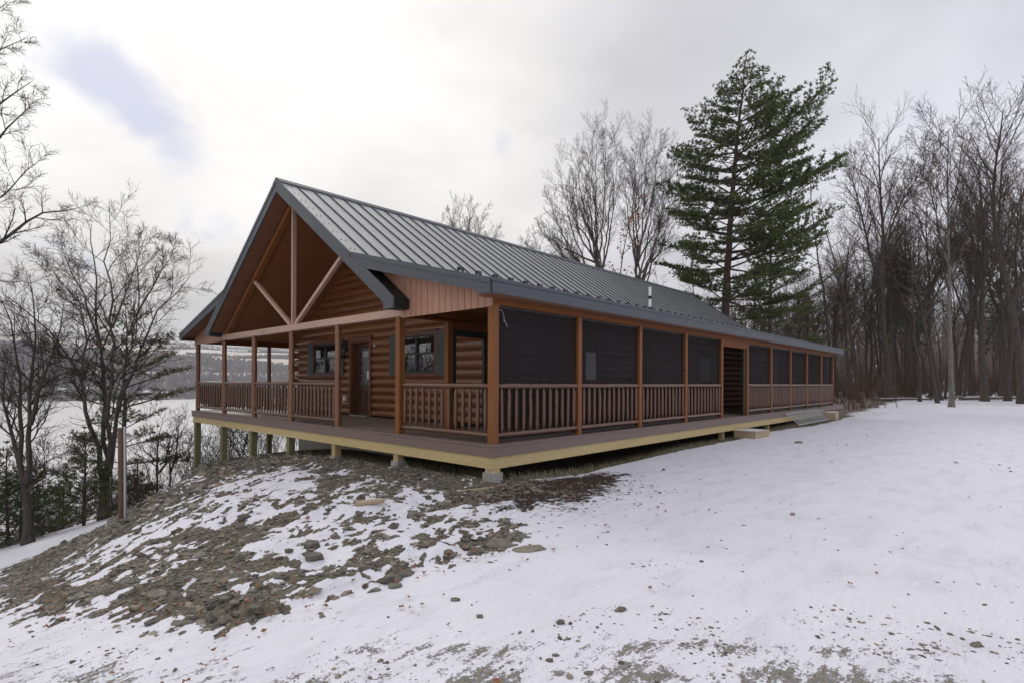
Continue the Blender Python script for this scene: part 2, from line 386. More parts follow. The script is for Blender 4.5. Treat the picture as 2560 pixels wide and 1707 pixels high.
def height(x, y, fine=True):
    x = np.asarray(x, float); y = np.asarray(y, float)
    near = np.exp(-(np.hypot(x+2, y)/60)**2)
    ins = inpoly(x, y); dt = sdist(x, y, TOE); db = sdist(x, y, BACK+[TOE[0]])
    jit = (fbm(x*2.2, y*2.2, 3, 5)-.5)*.5
    wgt = np.where(ins, sstep(0, .30, dt+jit*sstep(2, 0, x))*sstep(0, 1.3, db), 0)
    mm = _S[_n]+_S[_n+1]*x+_S[_n+2]*y
    for i in range(_n): mm = mm+_S[i]*_ker(np.hypot(x-_C[i, 0], y-_C[i, 1]))
    h = np.where(wgt > 0, wgt*mm+(1-wgt)*road(x, y), road(x, y))
    h = h+(fbm(x*.35, y*.35, 3, 2)-.5)*.10*sstep(4, 10, np.hypot(x-2, y-2))*(1-wgt)
    if fine:
        f1 = fbm(x*3.4, y*3.4, 4, 9)-.5; f2 = np.abs(fbm(x*1.3+5, y*1.3, 3, 19)-.5)
        h = h+(f1*(.012+.12*wgt*sstep(.6, -.2, x))-f2*.16*wgt*sstep(.2, -1.2, x)*sstep(7, 2, y))*near
    far = sstep(25, 60, np.hypot(x, y))
    return h+(fbm(x*.03, y*.03, 3, 3)-.5)*3.0*far*sstep(10, 50, y)
def gz(x, y): return float(height(np.array([x]), np.array([y]))[0])

def axis_pts(lo, hi, dlo, dhi, step, grow):
    a = list(np.arange(dlo, dhi, step)); s = step
    while a[-1] < hi: s *= grow; a.append(a[-1]+s)
    s = step; pre = []; x = dlo
    while x > lo: s *= grow; x -= s; pre.append(x)
    return np.array(pre[::-1]+a)
gx = axis_pts(-120, 1800, -6.0, 2.4, .028, 1.022); gy = axis_pts(-600, 260, -5.6, 2.0, .028, 1.022)
XX, YY = np.meshgrid(gx, gy, indexing='ij')
ZZ = height(XX, YY)
nx_, ny_ = XX.shape
dm = toedist(XX, YY)
# material masks: rub = broken shale, mul = dark mulch, trk = dirt pressed through the snow by tyres
ux = (XX-CAM.x)*RT.x+(YY-CAM.y)*RT.y; vv = (XX-CAM.x)*FW.x+(YY-CAM.y)*FW.y
def dirtcover(x, y):
    'fraction of the bank that is bare shale, 0..1'
    d = toedist(x, y)
    dense = sstep(1.9, .4, -x-.25*np.clip(y-3, 0, 9)*0)*sstep(-1.6, -.5, y)
    up = sstep(4.5, 7.5, y)
    left = sstep(-.9, -2.4, x+.16*y)
    toe_ = np.exp(-((d-.16)/.2)**2)*sstep(-.6, -2.4, x)
    c = .27+.66*dense+.34*left+.24*toe_+.45*up
    c = c+(fbm(x*.75, y*.75, 3, 21)-.5)*.9*(1-dense)
    return np.clip(c, 0, 1)*sstep(-.35, .15, d)
def dirtmask(x, y, soft=.03):
    a_ = .55; sx = x*math.cos(a_)+y*math.sin(a_); sy = -x*math.sin(a_)+y*math.cos(a_)
    nz_ = .42*fbm(sx*1.9, sy*3.2, 3, 71)+.58*fbm(sx*8.5, sy*12, 3, 72)
    c = dirtcover(x, y); thr = .5+.33*(.5-c)
    return sstep(-soft, soft, nz_-thr)*(c > .02)
rub = dirtmask(XX, YY)
rub = np.where((XX > .15) & (YY > -.05), 1.0, rub)
rub = np.where(XX > 24, 0, rub)
strip = sstep(-.46, -.30, YY+.26*sstep(13, 14.5, XX)*sstep(21, 19, XX)+.02*np.sin(XX*3)+.12*(fbm(XX*2.5, YY*2.5, 3, 4)-.5))*sstep(.2, 1.5, XX)*sstep(24, 23, XX)  # widened behind the ladder: dirt and shade there both put in as bare ground
rub = np.maximum(np.where((XX > .6) & (YY < -.2), rub*.0, rub), strip)
mul = 1.0*np.exp(-(((XX-.6)/1.6)**2+((YY+.80+.10*XX)/.55)**2))+.62*np.exp(-(((XX+.2)/1.5)**2+((YY+1.45)/.75)**2))
wob = .30*(fbm(XX*.8, YY*.8, 3, 31)-.5)
rightu = sstep(-1.6, -.3, ux)
band = np.exp(-((vv-2.74+wob+.05*ux)/.20)**2)*.42+np.exp(-((vv-3.10+wob*.7+.03*ux)/.09)**2)*.34+.30*sstep(4.0, 2.9, vv)
trk = rightu*band+(1-rightu)*(.40*sstep(3.9, 2.8, vv+wob)+.30*sstep(5.2, 3.4, vv))
trk = trk*(.10+1.45*fbm(XX*1.9, YY*1.9, 4, 33))
side_ = sstep(1.5, 5, ux)*sstep(14, 3, vv)*.30
trk = np.clip(np.maximum(trk, side_*fbm(XX*.6, YY*.6, 3, 37)*1.6), 0, 1)
for r0 in (7.0, 8.4): trk = np.maximum(trk, .75*np.exp(-((-ux-r0-.25*np.sin(vv*.5))/.16)**2)*sstep(5, 7, vv))
wood_ = np.maximum(.62*sstep(36, 41, XX+.25*YY+2.5*(fbm(XX*.2, YY*.2, 3, 41)-.5)), np.maximum(sstep(14, 20, YY)*.8, .85*sstep(11.2, 12.6, YY+(fbm(XX, YY, 3, 4)-.5)*2)*sstep(-2, -4, XX)))
wood_ = np.maximum(wood_, sstep(22.3, 23.4, XX)*sstep(-1.6, .4, YY-.06*(XX-23)+(fbm(XX*.6, YY*.6, 2, 4)-.5)*1.2)*.9)
me = bpy.data.meshes.new('ground')
idx = np.arange(nx_*ny_).reshape(nx_, ny_)
faces = np.stack([idx[:-1, :-1], idx[1:, :-1], idx[1:, 1:], idx[:-1, 1:]], -1).reshape(-1, 4)
me.vertices.add(nx_*ny_); me.vertices.foreach_set('co', np.stack([XX, YY, ZZ], -1).reshape(-1))
me.loops.add(faces.size); me.loops.foreach_set('vertex_index', faces.reshape(-1).astype(np.int32))
me.polygons.add(len(faces)); me.polygons.foreach_set('loop_start', np.arange(0, faces.size, 4, dtype=np.int32)); me.polygons.foreach_set('loop_total', np.full(len(faces), 4, dtype=np.int32))
me.update(calc_edges=True); me.polygons.foreach_set('use_smooth', np.ones(len(faces), bool))
for nm, arr in (('rubble', rub), ('mulch', mul), ('track', trk), ('litter', wood_)):
    at_ = me.attributes.new(nm, 'FLOAT', 'POINT'); at_.data.foreach_set('value', arr.reshape(-1).astype(np.float32))
m, t, b = mat('snowy_ground')
def attr(n): return t.add('ShaderNodeAttribute', attribute_name=n).outputs['Fac']
g0 = pos(t); nA = t.noise(g0, 3.3, 6, .62, .3); nB = t.noise(g0, 13, 5, .65); nC = t.noise(g0, 55, 4, .7)
streak = t.noise(pos(t, (1, 4.2, 1), -(math.atan2(RT.y, RT.x))-.12), 4.0, 6, .65, .2)
streak2 = t.noise(pos(t, (1, 7, 1), -(math.atan2(RT.y, RT.x))), 1.1, 4, .6, .1)
mix1 = t.math('ADD', t.math('MULTIPLY', nA, .42), t.math('ADD', t.math('MULTIPLY', nB, .38), t.math('MULTIPLY', nC, .20)))
a_rub = attr('rubble'); thr = t.mrange(a_rub, 0, 1, .66, .36)
dirt1 = t.math('MULTIPLY', t.mrange(t.math('SUBTRACT', mix1, thr), -.015, .02), t.math('GREATER_THAN', a_rub, .02))
mulv = attr('mulch'); thr2 = t.mrange(mulv, 0, 1, .70, .38)
dirt2 = t.math('MULTIPLY', t.mrange(t.math('SUBTRACT', mix1, thr2), -.012, .015), t.math('GREATER_THAN', mulv, .02))
mix2 = t.math('ADD', t.math('MULTIPLY', streak, .34), t.math('ADD', t.math('MULTIPLY', nC, .30), t.math('ADD', t.math('MULTIPLY', nB, .26), t.math('MULTIPLY', streak2, .10))))
thr3 = t.mrange(attr('track'), 0, 1, .66, .43)
dirt3 = t.mrange(t.math('SUBTRACT', mix2, thr3), -.012, .035, 0, .88)
lit = attr('litter'); dirt4 = t.mrange(t.math('SUBTRACT', t.math('ADD', t.math('MULTIPLY', mix1, 1.0), 0.0), t.mrange(lit, 0, 1, .85, .40)), -.03, .03)
snow = t.mix(t.noise(g0, .7, 3), (.70, .70, .775), (.80, .80, .86))
thin = t.noise(pos(t, (1, 2.6, 1), -(math.atan2(RT.y, RT.x))), 1.6, 6, .62, .4)
snow = t.mix(t.mrange(thin, .48, .72, 0, .38), snow, (.50, .49, .53)); snow = t.mix(t.mrange(nC, .45, .8, 0, .22), snow, (.50, .49, .52))
vf = t.add('ShaderNodeTexVoronoi', inp={'Vector': pos(t, (1, 1.9, 1), -(math.atan2(RT.y, RT.x))), 'Scale': 7.5, 'Randomness': 1.0})
fl = t.math('MULTIPLY', t.mrange(t.math('ADD', vf.outputs['Distance'], t.math('MULTIPLY', nC, .10)), .13, .17, 1, 0), t.mrange(t.math('ADD', thin, t.math('MULTIPLY', streak2, .6)), .84, .92, 0, 1))
vg = t.add('ShaderNodeTexVoronoi', inp={'Vector': pos(t, (1, 1.7, 1), -(math.atan2(RT.y, RT.x))), 'Scale': 1.9, 'Randomness': 1.0})
fl = t.math('MAXIMUM', fl, t.math('MULTIPLY', t.mrange(t.math('ADD', vg.outputs['Distance'], t.math('MULTIPLY', nC, .09)), .055, .07, 1, 0), .9))
dcol = t.mix(t.mrange(nB, .3, .7), (.12, .10, .072), (.24, .205, .15)); dcol = t.mix(t.mrange(nC, .45, .8, 0, .6), dcol, (.30, .265, .20)); dcol = t.mix(t.mrange(t.noise(g0, 1.3, 3), .5, .65, 0, .4), dcol, (.14, .13, .115))
tcol = t.mix(t.mrange(nC, .35, .65), (.11, .09, .06), (.40, .35, .26))
mcol = t.mix(nC, (.035, .020, .014), (.085, .055, .042))
lcol = t.mix(nC, (.075, .05, .035), (.17, .12, .085))
c = t.mix(t.math('MULTIPLY', fl, .85), snow, (.13, .105, .08)); c = t.mix(dirt3, c, tcol); c = t.mix(dirt1, c, dcol); c = t.mix(dirt2, c, mcol); c = t.mix(dirt4, c, lcol)
t.l.new(c, b.inputs['Base Color']); b.inputs['Roughness'].default_value = .8; b.inputs['Specular IOR Level'].default_value = .25
anyd = t.math('MAXIMUM', t.math('MAXIMUM', dirt1, dirt2), t.math('MAXIMUM', dirt3, dirt4))
hh = t.math('ADD', t.math('MULTIPLY', nA, .02), t.math('MULTIPLY', anyd, t.math('ADD', t.math('MULTIPLY', nC, .05), t.math('MULTIPLY', nB, .035))))
hh = t.math('ADD', hh, t.math('ADD', t.math('MULTIPLY', streak, .014), t.math('ADD', t.math('MULTIPLY', thin, .03), t.math('ADD', t.math('MULTIPLY', nB, .010), t.math('MULTIPLY', nC, .005)))))
n_ = t.add('ShaderNodeBump', inp={'Height': hh, 'Strength': .8, 'Distance': 1.0}); t.l.new(n_.outputs[0], b.inputs['Normal'])
me.materials.append(m)
ground = bpy.data.objects.new('ground', me); col.objects.link(ground); tag(ground, kind='structure')

# lake
LZ = -50.
m, t, b = mat('lake_water'); b.inputs['Base Color'].default_value = (.52, .52, .53, 1); b.inputs['Roughness'].default_value = .34; b.inputs['IOR'].default_value = 1.33
n = t.noise(pos(t, (.25, 1, 1), .3), .11, 5, .6, .4); n2_ = t.noise(pos(t, (.15, 1, 1), .3), .02, 3)
bump(t, b, t.math('ADD', n, n2_), .22, .6)
lk = MB(); lk.add([(-4000, 130, LZ), (6000, 130, LZ), (6000, 2400, LZ), (-4000, 2400, LZ)], [(0, 1, 2, 3)])
tag(lk.build('lake', m), kind='structure')
# far shore and hills
def shore(x): return 1620+.05*x+50*np.sin(x*.004)+30*np.sin(x*.011)
def hillh(x, y):
    d = y-shore(x)
    base = np.interp(d, [-60, 0, 25, 300, 640, 1900, 3800, 6000], [-53, -51, -47, 22, 78, 200, 352, 470])
    n_ = (fbm(x*.0014+3, y*.0014, 4, 51)-.5)*70*sstep(100, 1200, d)
    return base+n_+22*np.sin(x*.0021+1.)*sstep(1500, 3800, d)
hx = np.linspace(-2500, 5200, 240); hy = np.concatenate([np.linspace(1450, 3300, 150), np.linspace(3320, 6500, 60)])
HX, HY = np.meshgrid(hx, hy, indexing='ij'); HZ = hillh(HX, HY); a_, b__ = HX.shape
hb = MB(); hb.v = [tuple(r) for r in np.stack([HX, HY, HZ], -1).reshape(-1, 3)]
hb.f = [(i*b__+j, (i+1)*b__+j, (i+1)*b__+j+1, i*b__+j+1) for i in range(a_-1) for j in range(b__-1)]; hb.sm = [True]*len(hb.f); hb.mi = [0]*len(hb.f)
def woodmask(x, y):
    d = y-shore(x)
    wv = fbm(x*.0022, y*.0045, 3, 61)
    lower = d < np.interp(x, [100, 500, 800, 1150], [1250, 950, 640, 520])+120*(fbm(x*.004, y*.001, 2, 66)-.5)
    return np.where(lower, 1.0, ((wv > .60)*(d > 1700)+(wv > .66)+(d > 3300))*1.0)*(1-((d > 300) & (d < 325))*.8)
hm, t, b = mat('far_hillside')
wa = t.add('ShaderNodeAttribute', attribute_name='woods').outputs['Fac']
g0 = pos(t); g1 = pos(t, (1, 3.2, 1), .12)
nz = t.noise(g0, .03, 4); fld = t.add('ShaderNodeTexVoronoi', inp={'Vector': g1, 'Scale': .0045}); 
fc = t.mix(t.mrange(fld.outputs['Color'], .3, .7), (.66, .58, .47), (.86, .84, .82)); fc = t.mix(t.mrange(nz, .4, .7, 0, .3), fc, (.45, .38, .30))
wc = t.mix(t.noise(g0, .05, 4), (.14, .12, .125), (.34, .31, .32))
t.l.new(t.mix(wa, fc, wc), b.inputs['Base Color']); b.inputs['Roughness'].default_value = .95
ho = hb.build('hills', hm); tag(ho, kind='structure')
at_ = ho.data.attributes.new('woods', 'FLOAT', 'POINT'); at_.data.foreach_set('value', woodmask(HX, HY).reshape(-1).astype(np.float32))
# ------------------------------------------------------------------ the cabin
W, LP, HW = 13.54, 21.25, 6.77
RX0, RX1 = -.323, 21.55                     # roof ends
ZR, ZK, YK, ZE, YE = 5.59, 3.38, 3.54, 2.41, -.24
SM = (ZR-ZK)/(HW-YK); SS = (ZK-ZE)/(YK-YE)
cab = empty('log_cabin', (0, 0, -.55), 'long brown log cabin with charcoal metal roof, railed front porch and screened side porch', 'cabin')
def ztop(y):
    y = y if y <= HW else W-y
    return ZR-SM*(HW-y) if y >= YK else ZK-SS*(YK-y)
def part(mb, name, m, parent=None, **k):
    o = mb.build(name, m, parent or cab, k.pop('mats', None))
    return tag(o, k.get('label'), kind=k.get('kind'))

# deck
dk = MB(); dk.box((.0, .0, -.03), (22.5, W, -.001)); part(dk, 'deck_floor', M['deck'])
fa = MB(); fa.box((-.03, -.03, -.187), (0, W+.03, -.026)); fa.box((.001, -.03, -.187), (22.5, .0, -.026)); fa.box((.001, W, -.187), (22.5, W+.03, -.026)); fa.box((22.501, -.03, -.187), (22.53, W+.03, -.026))
fa.box((-.045, -.045, -.025), (.12, W+.045, .002)); fa.box((.121, -.045, -.025), (22.54, .12, .002)); fa.box((.121, W-.12, -.025), (22.54, W+.045, .002))
part(fa, 'deck_fascia', M['fascia'])
rb = MB()
for y0, y1 in ((.02, 4.8), (4.803, 9.6), (9.603, W-.02)): rb.box((-.004, y0, -.368), (.04, y1, -.189))
for x0, x1 in ((.0, 3.6), (3.603, 7.9), (7.903, 12.4), (12.403, 17.2), (17.203, 19.6)): rb.box((x0, -.004, -.368), (x1, .04, -.189))
part(rb, 'rim_joist', M['treated'])
nm_ = MB()
for yy in (.03, .10): nm_.box((-.006, yy, -.24), (-.003, yy+.006, -.234)); nm_.box((-.006, yy, -.33), (-.003, yy+.006, -.324))
jo = MB()
for i in range(54): jo.box((.25+i*.41, .05, -.36), (.29+i*.41, W-.05, -.04))
part(jo, 'floor_joists', M['treated'])
fn = MB(); fn.box((2.36, 2.5, -3.5), (21.4, 2.62, -.20)); fn.box((2.34, 2.5, -3.9), (2.46, 11.15, -.37)); fn.box((2.36, 11.03, -5), (21.4, 11.15, -.37)); fn.box((2.36, 2.3, -.36), (2.7, 11.3, -.188))
part(fn, 'foundation_wall', M['plywood'])

def support(x, y, zt, zb, mt, s=.14, foot=True, strap=False):
    o = MB().box((x, y, zb), (x+s, y+s, zt)); po = part(o, 'support_post', mt)
    if foot:
        f = MB(); f.box((x-.03, y-.03, zb-.35), (x+s+.03, y+s+.03, zb)); part(f, 'concrete_footing', M['concrete'], po)
    if strap:
        f = MB(); f.box((x-.012, y+.05, zb-.06), (x-.006, y+.10, -.189)); part(f, 'metal_strap', M['galv'], po)
    return po
support(-.001+.01, .012, -.369, -.43, M['treated'], .16, True, True)
support(.02, 2.45, -.369, -.50, M['paleZ'])
support(.02, 4.68, -.369, -.62, M['paleZ'])
support(2.0, 4.9, -.369, -.72, M['paleZ'], .14, False)
for y in (6.87, 9.05, 11.15): support(.02, y-.07, -.369, gz(.1, y)-.3, M['treatedZ'], .15, False)
support(.02, W-.19, -.369, gz(.1, W)-.4, M['treatedZ'], .16, False)
support(2.25, W-.3, -.369, gz(2.3, W)-.5, M['treatedZ'], .14, False)
for x in (4.6, 8.0, 11.6): support(x, W-.3, -.369, gz(x, W)-.6, M['treatedZ'], .14, False)
for x in (8.9, 12.6, 16.6): support(x, .06, -.369, -.60, M['paleZ'], .12, False)
for x in (4.2, 8.4): support(x, 1.4, -.369, -.7, M['treatedZ'], .12, False)

# porch posts
ZH = 2.12
rngp = random.Random(4)
def round_post(x, y, r=.066):
    o = MB(); pts = []; rr = []
    for i in range(9): pts.append((x+rngp.uniform(-.004, .004), y+rngp.uniform(-.004, .004), ZH*i/8)); rr.append(r*(1+rngp.uniform(-.04, .05)))
    return part(o.tube(pts, rr, 14), 'porch_post', M['log'])
def sq_post(x, y, sx=.12, sy=.12, z1=ZH-.001):
    return part(MB().box((x, y, .001), (x+sx, y+sy, z1)), 'porch_post', M['woodZ'])
PF = [13.40, 11.13, 9.01, 6.85, 4.71]
for y in PF: round_post(.10, y)
sq_post(.04, 2.44, .12, .13)
sq_post(.05, .05, .12, .12)
PR = [.05+2.186*n for n in range(1, 5)]+[10.72, 12.87, 14.95, 17.03, 19.12, 21.05]
for x in PR: sq_post(x, .05, .11, .14)
for x in (2.35, 4.7, 7.0, 9.3): round_post(x, W-.13)
sq_post(1.19, 2.44, .13, .12)

# beams
part(MB().box((.03, 2.38, ZH), (.17, 11.22, 2.265)), 'front_beam', M['beam'])
part(MB().box((.045, .045, ZH), (21.17, .19, 2.33)), 'side_beam', M['woodX'])
part(MB().box((.05, W-.19, ZH), (21.17, W-.05, 2.30)), 'lake_side_beam', M['woodX'])
o = MB().box((.175, 2.45, ZH+.001), (1.32, 2.55, 3.0)); o.box((1.321, 2.46, 1.98), (2.28, 2.54, 2.9)); part(o, 'inner_beam', M['woodX'])
# screen door frame between the two porches
o = MB(); o.box((1.325, 2.46, .02), (1.42, 2.53, 1.979)); o.box((2.20, 2.46, .02), (2.27, 2.53, 1.979)); o.box((1.421, 2.46, 1.85), (2.199, 2.53, 1.979)); o.box((1.421, 2.46, .02), (2.199, 2.53, .07))
part(o, 'inner_door_frame', M['black'])

# gable truss
kp = MB(); kp.box((.06, HW-.034, 2.266), (.15, HW+.034, ztop(HW)-.50)); part(kp, 'king_post', M['beam'])
for s in (-1, 1):
    a = Vector((.105, HW+s*.12, 2.27)); yb = HW+s*2.28; bb = Vector((.105, yb, ztop(yb)-.44)); d = (bb-a).normalized(); n = Vector((0, -d.z, d.y))*.040
    poly = [((a+n).y, (a+n).z), ((a-n).y, (a-n).z), ((bb-n).y, (bb-n).z), ((bb+n).y, (bb+n).z)]
    part(MB().prism(poly, 'x', .065, .145), 'truss_strut', M['beam'])
    ya, yb = HW+s*.002, HW+s*4.32
    poly = [(ya, ztop(ya)-.40), (yb, ztop(yb)*0+ZR-SM*4.32-.40), (yb, ZR-SM*4.32-.53), (ya, ztop(ya)-.53)]
    part(MB().prism(poly, 'x', .04, .17), 'truss_rafter', M['woodY'])

# board cladding beside the gable
def cladding(s):
    o = MB(); y = .055; bw = .157; k = 0
    while y < 2.36:
        y1 = min(y+bw-.012, 2.37)
        za, zb = ZE+SS*(y-YE)-.20, ZE+SS*(y1-YE)-.20
        Y0, Y1 = (y, y1) if s > 0 else (W-y, W-y1)
        o.prism([(Y0, 2.085), (Y1, 2.085), (Y1, zb), (Y0, za)], 'x', .022, .044 if k % 2 else .0435)
        y += bw; k += 1
    Ya, Yb = (.055, 2.375) if s > 0 else (W-.055, W-2.375)
    f = lambda yy: ZE+SS*(yy-YE)-.20
    part(o, 'gable_cladding', M['clad'])
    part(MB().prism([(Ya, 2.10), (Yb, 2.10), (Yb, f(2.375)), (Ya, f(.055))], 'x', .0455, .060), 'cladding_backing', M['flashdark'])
    # upper triangle between steep and shallow roof
    yy = [2.12+.32, YK-.25]
    tri = [(2.376, f(2.376)-.4), (2.376, f(2.376)), (3.5, f(3.5)), (3.0, f(3.0)-.1)]
    tri = tri if s > 0 else [(W-a, b_) for a, b_ in tri]
    part(MB().prism(tri, 'x', .03, .05), 'gable_cladding', M['clad'])
    tr_ = [(2.30, ZK-SM*(YK-2.30)-.25), (3.42, ZK-SM*(YK-3.42)-.25), (3.42, ZK-SM*(YK-3.42)-.19), (2.30, ZK-SM*(YK-2.30)-.19)]
    tr_ = tr_ if s > 0 else [(W-a, b_) for a, b_ in tr_]
    part(MB().prism(tr_, 'x', .0, .021), 'cladding_trim', M['woodY'])
cladding(1); cladding(-1)

# roof ------------------------------------------------------------------
prof = [(YE, ZE), (YK, ZK), (HW, ZR), (W-YK, ZK), (W-YE, ZE)]
def slab(o, p_, x0, x1, th=.03):
    for (ya, za), (yb, zb) in zip(p_[:-1], p_[1:]):
        o.add([(x0, ya, za), (x1, ya, za), (x1, yb, zb), (x0, yb, zb), (x0, ya, za-th), (x1, ya, za-th), (x1, yb, zb-th), (x0, yb, zb-th)],
              [(0, 1, 2, 3), (7, 6, 5, 4), (0, 4, 5, 1), (2, 6, 7, 3), (1, 5, 6, 2), (3, 7, 4, 0)])
rf = MB(); slab(rf, prof, RX0+.02, RX1); roof = part(rf, 'roof_panels', M['roof'])
se = MB(); nr = 55
for i in range(nr):
    x = RX0+.42+i*.4
    if x > RX1-.05: break
    for (ya, za), (yb, zb) in zip(prof[:-1], prof[1:]):
        dn = Vector((0, -(zb-za), yb-ya)).normalized(); hgt = .028
        w1, w2 = .012, .007
        vs = []
        for (yy, z_) in ((ya, za), (yb, zb)):
            vs += [(x-w1, yy, z_-.002), (x-w2, yy+dn.y*hgt, z_+dn.z*hgt), (x+w2, yy+dn.y*hgt, z_+dn.z*hgt), (x+w1, yy, z_-.002)]
        se.add(vs, [(0, 1, 5, 4), (1, 2, 6, 5), (2, 3, 7, 6), (0, 3, 2, 1), (4, 5, 6, 7)])
part(se, 'roof_seams', M['rib'], roof)
sc = MB(); rs = random.Random(9)
for x in [RX0+.12, RX0+.22]:
    for k in range(9):
        yy = YK+.2+k*.34; z_ = ZK+SM*(yy-YK); sc.box((x, yy-.008, z_+.001), (x+.016, yy+.008, z_+.012))
for i in range(0, nr, 1):
    x = RX0+.42+i*.4+.03
    if x > RX1-.1: break
    for k in range(8):
        yy = YK+.25+k*.36+(i % 2)*.05; z_ = ZK+SM*(yy-YK); sc.box((x, yy-.008, z_+.001), (x+.014, yy+.008, z_+.014))
part(sc, 'roof_screws', M['rib'], roof, kind='stuff')
rc = MB()
for s in (1, -1):
    y1 = HW-s*.17; z1 = ZR-SM*.17
    rc.add([(RX0-.01, HW, ZR+.045), (RX1+.01, HW, ZR+.045), (RX1+.01, y1, z1+.045), (RX0-.01, y1, z1+.045), (RX0-.01, y1, z1+.0), (RX1+.01, y1, z1+.0)], [(0, 1, 2, 3), (3, 2, 5, 4)])
part(rc, 'ridge_cap', M['flash'], roof)
# rake and eave fascias
def rake(x0, x1, name='rake_fascia'):
    for s in (1, -1):
        m_ = (lambda y: y) if s > 0 else (lambda y: W-y)
        zs = lambda y: ZR-SM*(HW-y)
        steep = [(m_(2.12), 2.40), (m_(2.12), 2.21), (m_(2.42), 2.21), (m_(2.42), zs(2.42)-.285), (m_(HW), ZR-.285), (m_(HW), ZR+.01), (m_(2.42), zs(2.42)+.01)]
        o = MB().prism(steep, 'x', x0, x1)
        zf = lambda y: ZE+SS*(y-YE)
        yj = 3.32
        sh = [(m_(YE), ZE-.19), (m_(YE+.22), ZE-.19), (m_(YE+.28), zf(YE+.28)-.20), (m_(yj), zf(yj)-.235), (m_(YK+.05), ZK+.018), (m_(YE), ZE+.018)]
        o.prism(sh, 'x', x0+.004*s, x1+.003)
        r_ = part(o, name, M['flash'])
        f2 = MB()
        e1 = [(m_(YK), ZK-.005), (m_(YK), ZK-.075), (m_(HW), ZR-.075), (m_(HW), ZR+.025), (m_(YK), ZK+.025)]
        e2 = [(m_(YE-.01), ZE+.025), (m_(YE-.01), ZE-.06), (m_(YK-.05), ZK-.07), (m_(YK-.002), ZK+.025)]
        f2.prism(e1, 'x', x0-.012, x0-.002); f2.prism(e2, 'x', x0-.012, x0-.002)
        for yy in np.arange(YK+.2, HW, .42): f2.box((x0-.018, m_(yy)-.008, zs(yy)-.05), (x0-.012, m_(yy)+.008, zs(yy)-.034))
        for yy in np.arange(YE+.2, YK, .5): f2.box((x0-.018, m_(yy)-.008, zf(yy)-.045), (x0-.012, m_(yy)+.008, zf(yy)-.03))
        part(f2, 'rake_flashing', M['flash'], r_)
rake(RX0, RX0+.03); rake(RX1+.002, RX1+.03)
for s in (1, -1):
    m_ = (lambda y: y) if s > 0 else (lambda y: W-y)
    o = MB(); a, b_ = sorted((m_(YE), m_(YE-.03))); o.box((RX0+.035, a, ZE-.19), (RX1, b_, ZE+.005))
    a, b_ = sorted((m_(YE-.032), m_(YE-.045))); o.box((RX0+.01, a, ZE-.02), (RX1, b_, ZE+.03)); part(o, 'eave_fascia', M['flash'])
    o = MB(); a, b_ = sorted((m_(YE+.001), m_(.06))); o.box((RX0+.032, a, ZE-.205), (RX1, b_, ZE-.192)); part(o, 'eave_soffit', M['soffit'])
    # dark returns of the tail boxes
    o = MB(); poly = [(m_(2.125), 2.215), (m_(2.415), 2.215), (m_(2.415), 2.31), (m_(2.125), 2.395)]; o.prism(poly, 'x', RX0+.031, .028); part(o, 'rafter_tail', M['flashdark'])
    # steep underside outside the cladding, and shallow underside
    o = MB(); zs = lambda y: ZR-SM*(HW-y)
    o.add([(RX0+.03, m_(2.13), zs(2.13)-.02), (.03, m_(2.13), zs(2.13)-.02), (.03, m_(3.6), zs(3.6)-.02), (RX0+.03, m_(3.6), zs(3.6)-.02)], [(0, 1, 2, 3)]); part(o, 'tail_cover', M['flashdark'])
    o = MB(); zf = lambda y: ZE+SS*(y-YE)-.20
    o.add([(RX0+.03, m_(.0), zf(.0)), (.3, m_(.0), zf(.0)), (.3, m_(3.35), zf(3.35)), (RX0+.03, m_(3.35), zf(3.35))], [(0, 1, 2, 3)]); part(o, 'rake_soffit', M['soffit'])
    # steep soffit and vaulted porch ceiling
    o = MB(); off = .30; o.add([(RX0+.03, m_(2.42), zs(2.42)-off), (.1, m_(2.42), zs(2.42)-off), (.1, m_(HW), ZR-off), (RX0+.03, m_(HW), ZR-off)], [(0, 1, 2, 3)]); part(o, 'rake_soffit', M['soffit'])
    o = MB(); off = .45; o.add([(.06, m_(2.40), zs(2.40)-off), (2.4, m_(2.40), zs(2.40)-off), (2.4, m_(HW), ZR-off), (.06, m_(HW), ZR-off)], [(0, 1, 2, 3)]); part(o, 'vault_ceiling', M['ceiling'])
    # flat side-porch ceiling
    a, b_ = sorted((m_(.19), m_(2.6))); o = MB().box((.07, a, 2.335), (21.3, b_, 2.36)); part(o, 'side_porch_ceiling', M['ceiling'])
# snow guards
for i in range(54):
    x = RX0+.42+i*.4; yy = .85; z_ = ZE+SS*(yy-YE)
    o = MB(); o.box((x-.055, yy-.012, z_+.01), (x-.04, yy+.03, z_+.10)); o.box((x-.055, yy-.012, z_+.055), (x+.055, yy-.004, z_+.105)); o.box((x+.04, yy-.012, z_+.01), (x+.055, yy+.03, z_+.10))
    part(o, 'snow_guard', M['rib'], roof)
# vent pipe
o = MB(); o.tube([(7.51, 1.5, 2.80), (7.51, 1.5, 3.52)], .038, 14); vp = part(o, 'vent_pipe', M['white'])
o = MB(); o.tube([(7.51, 1.5, 2.86), (7.51, 1.5, 2.93), (7.51, 1.5, 2.98)], [.10, .06, .05], 14); o.tube([(7.51, 1.5, 3.20), (7.51, 1.5, 3.28)], .052, 14); part(o, 'vent_collar', M['rubber'], vp)

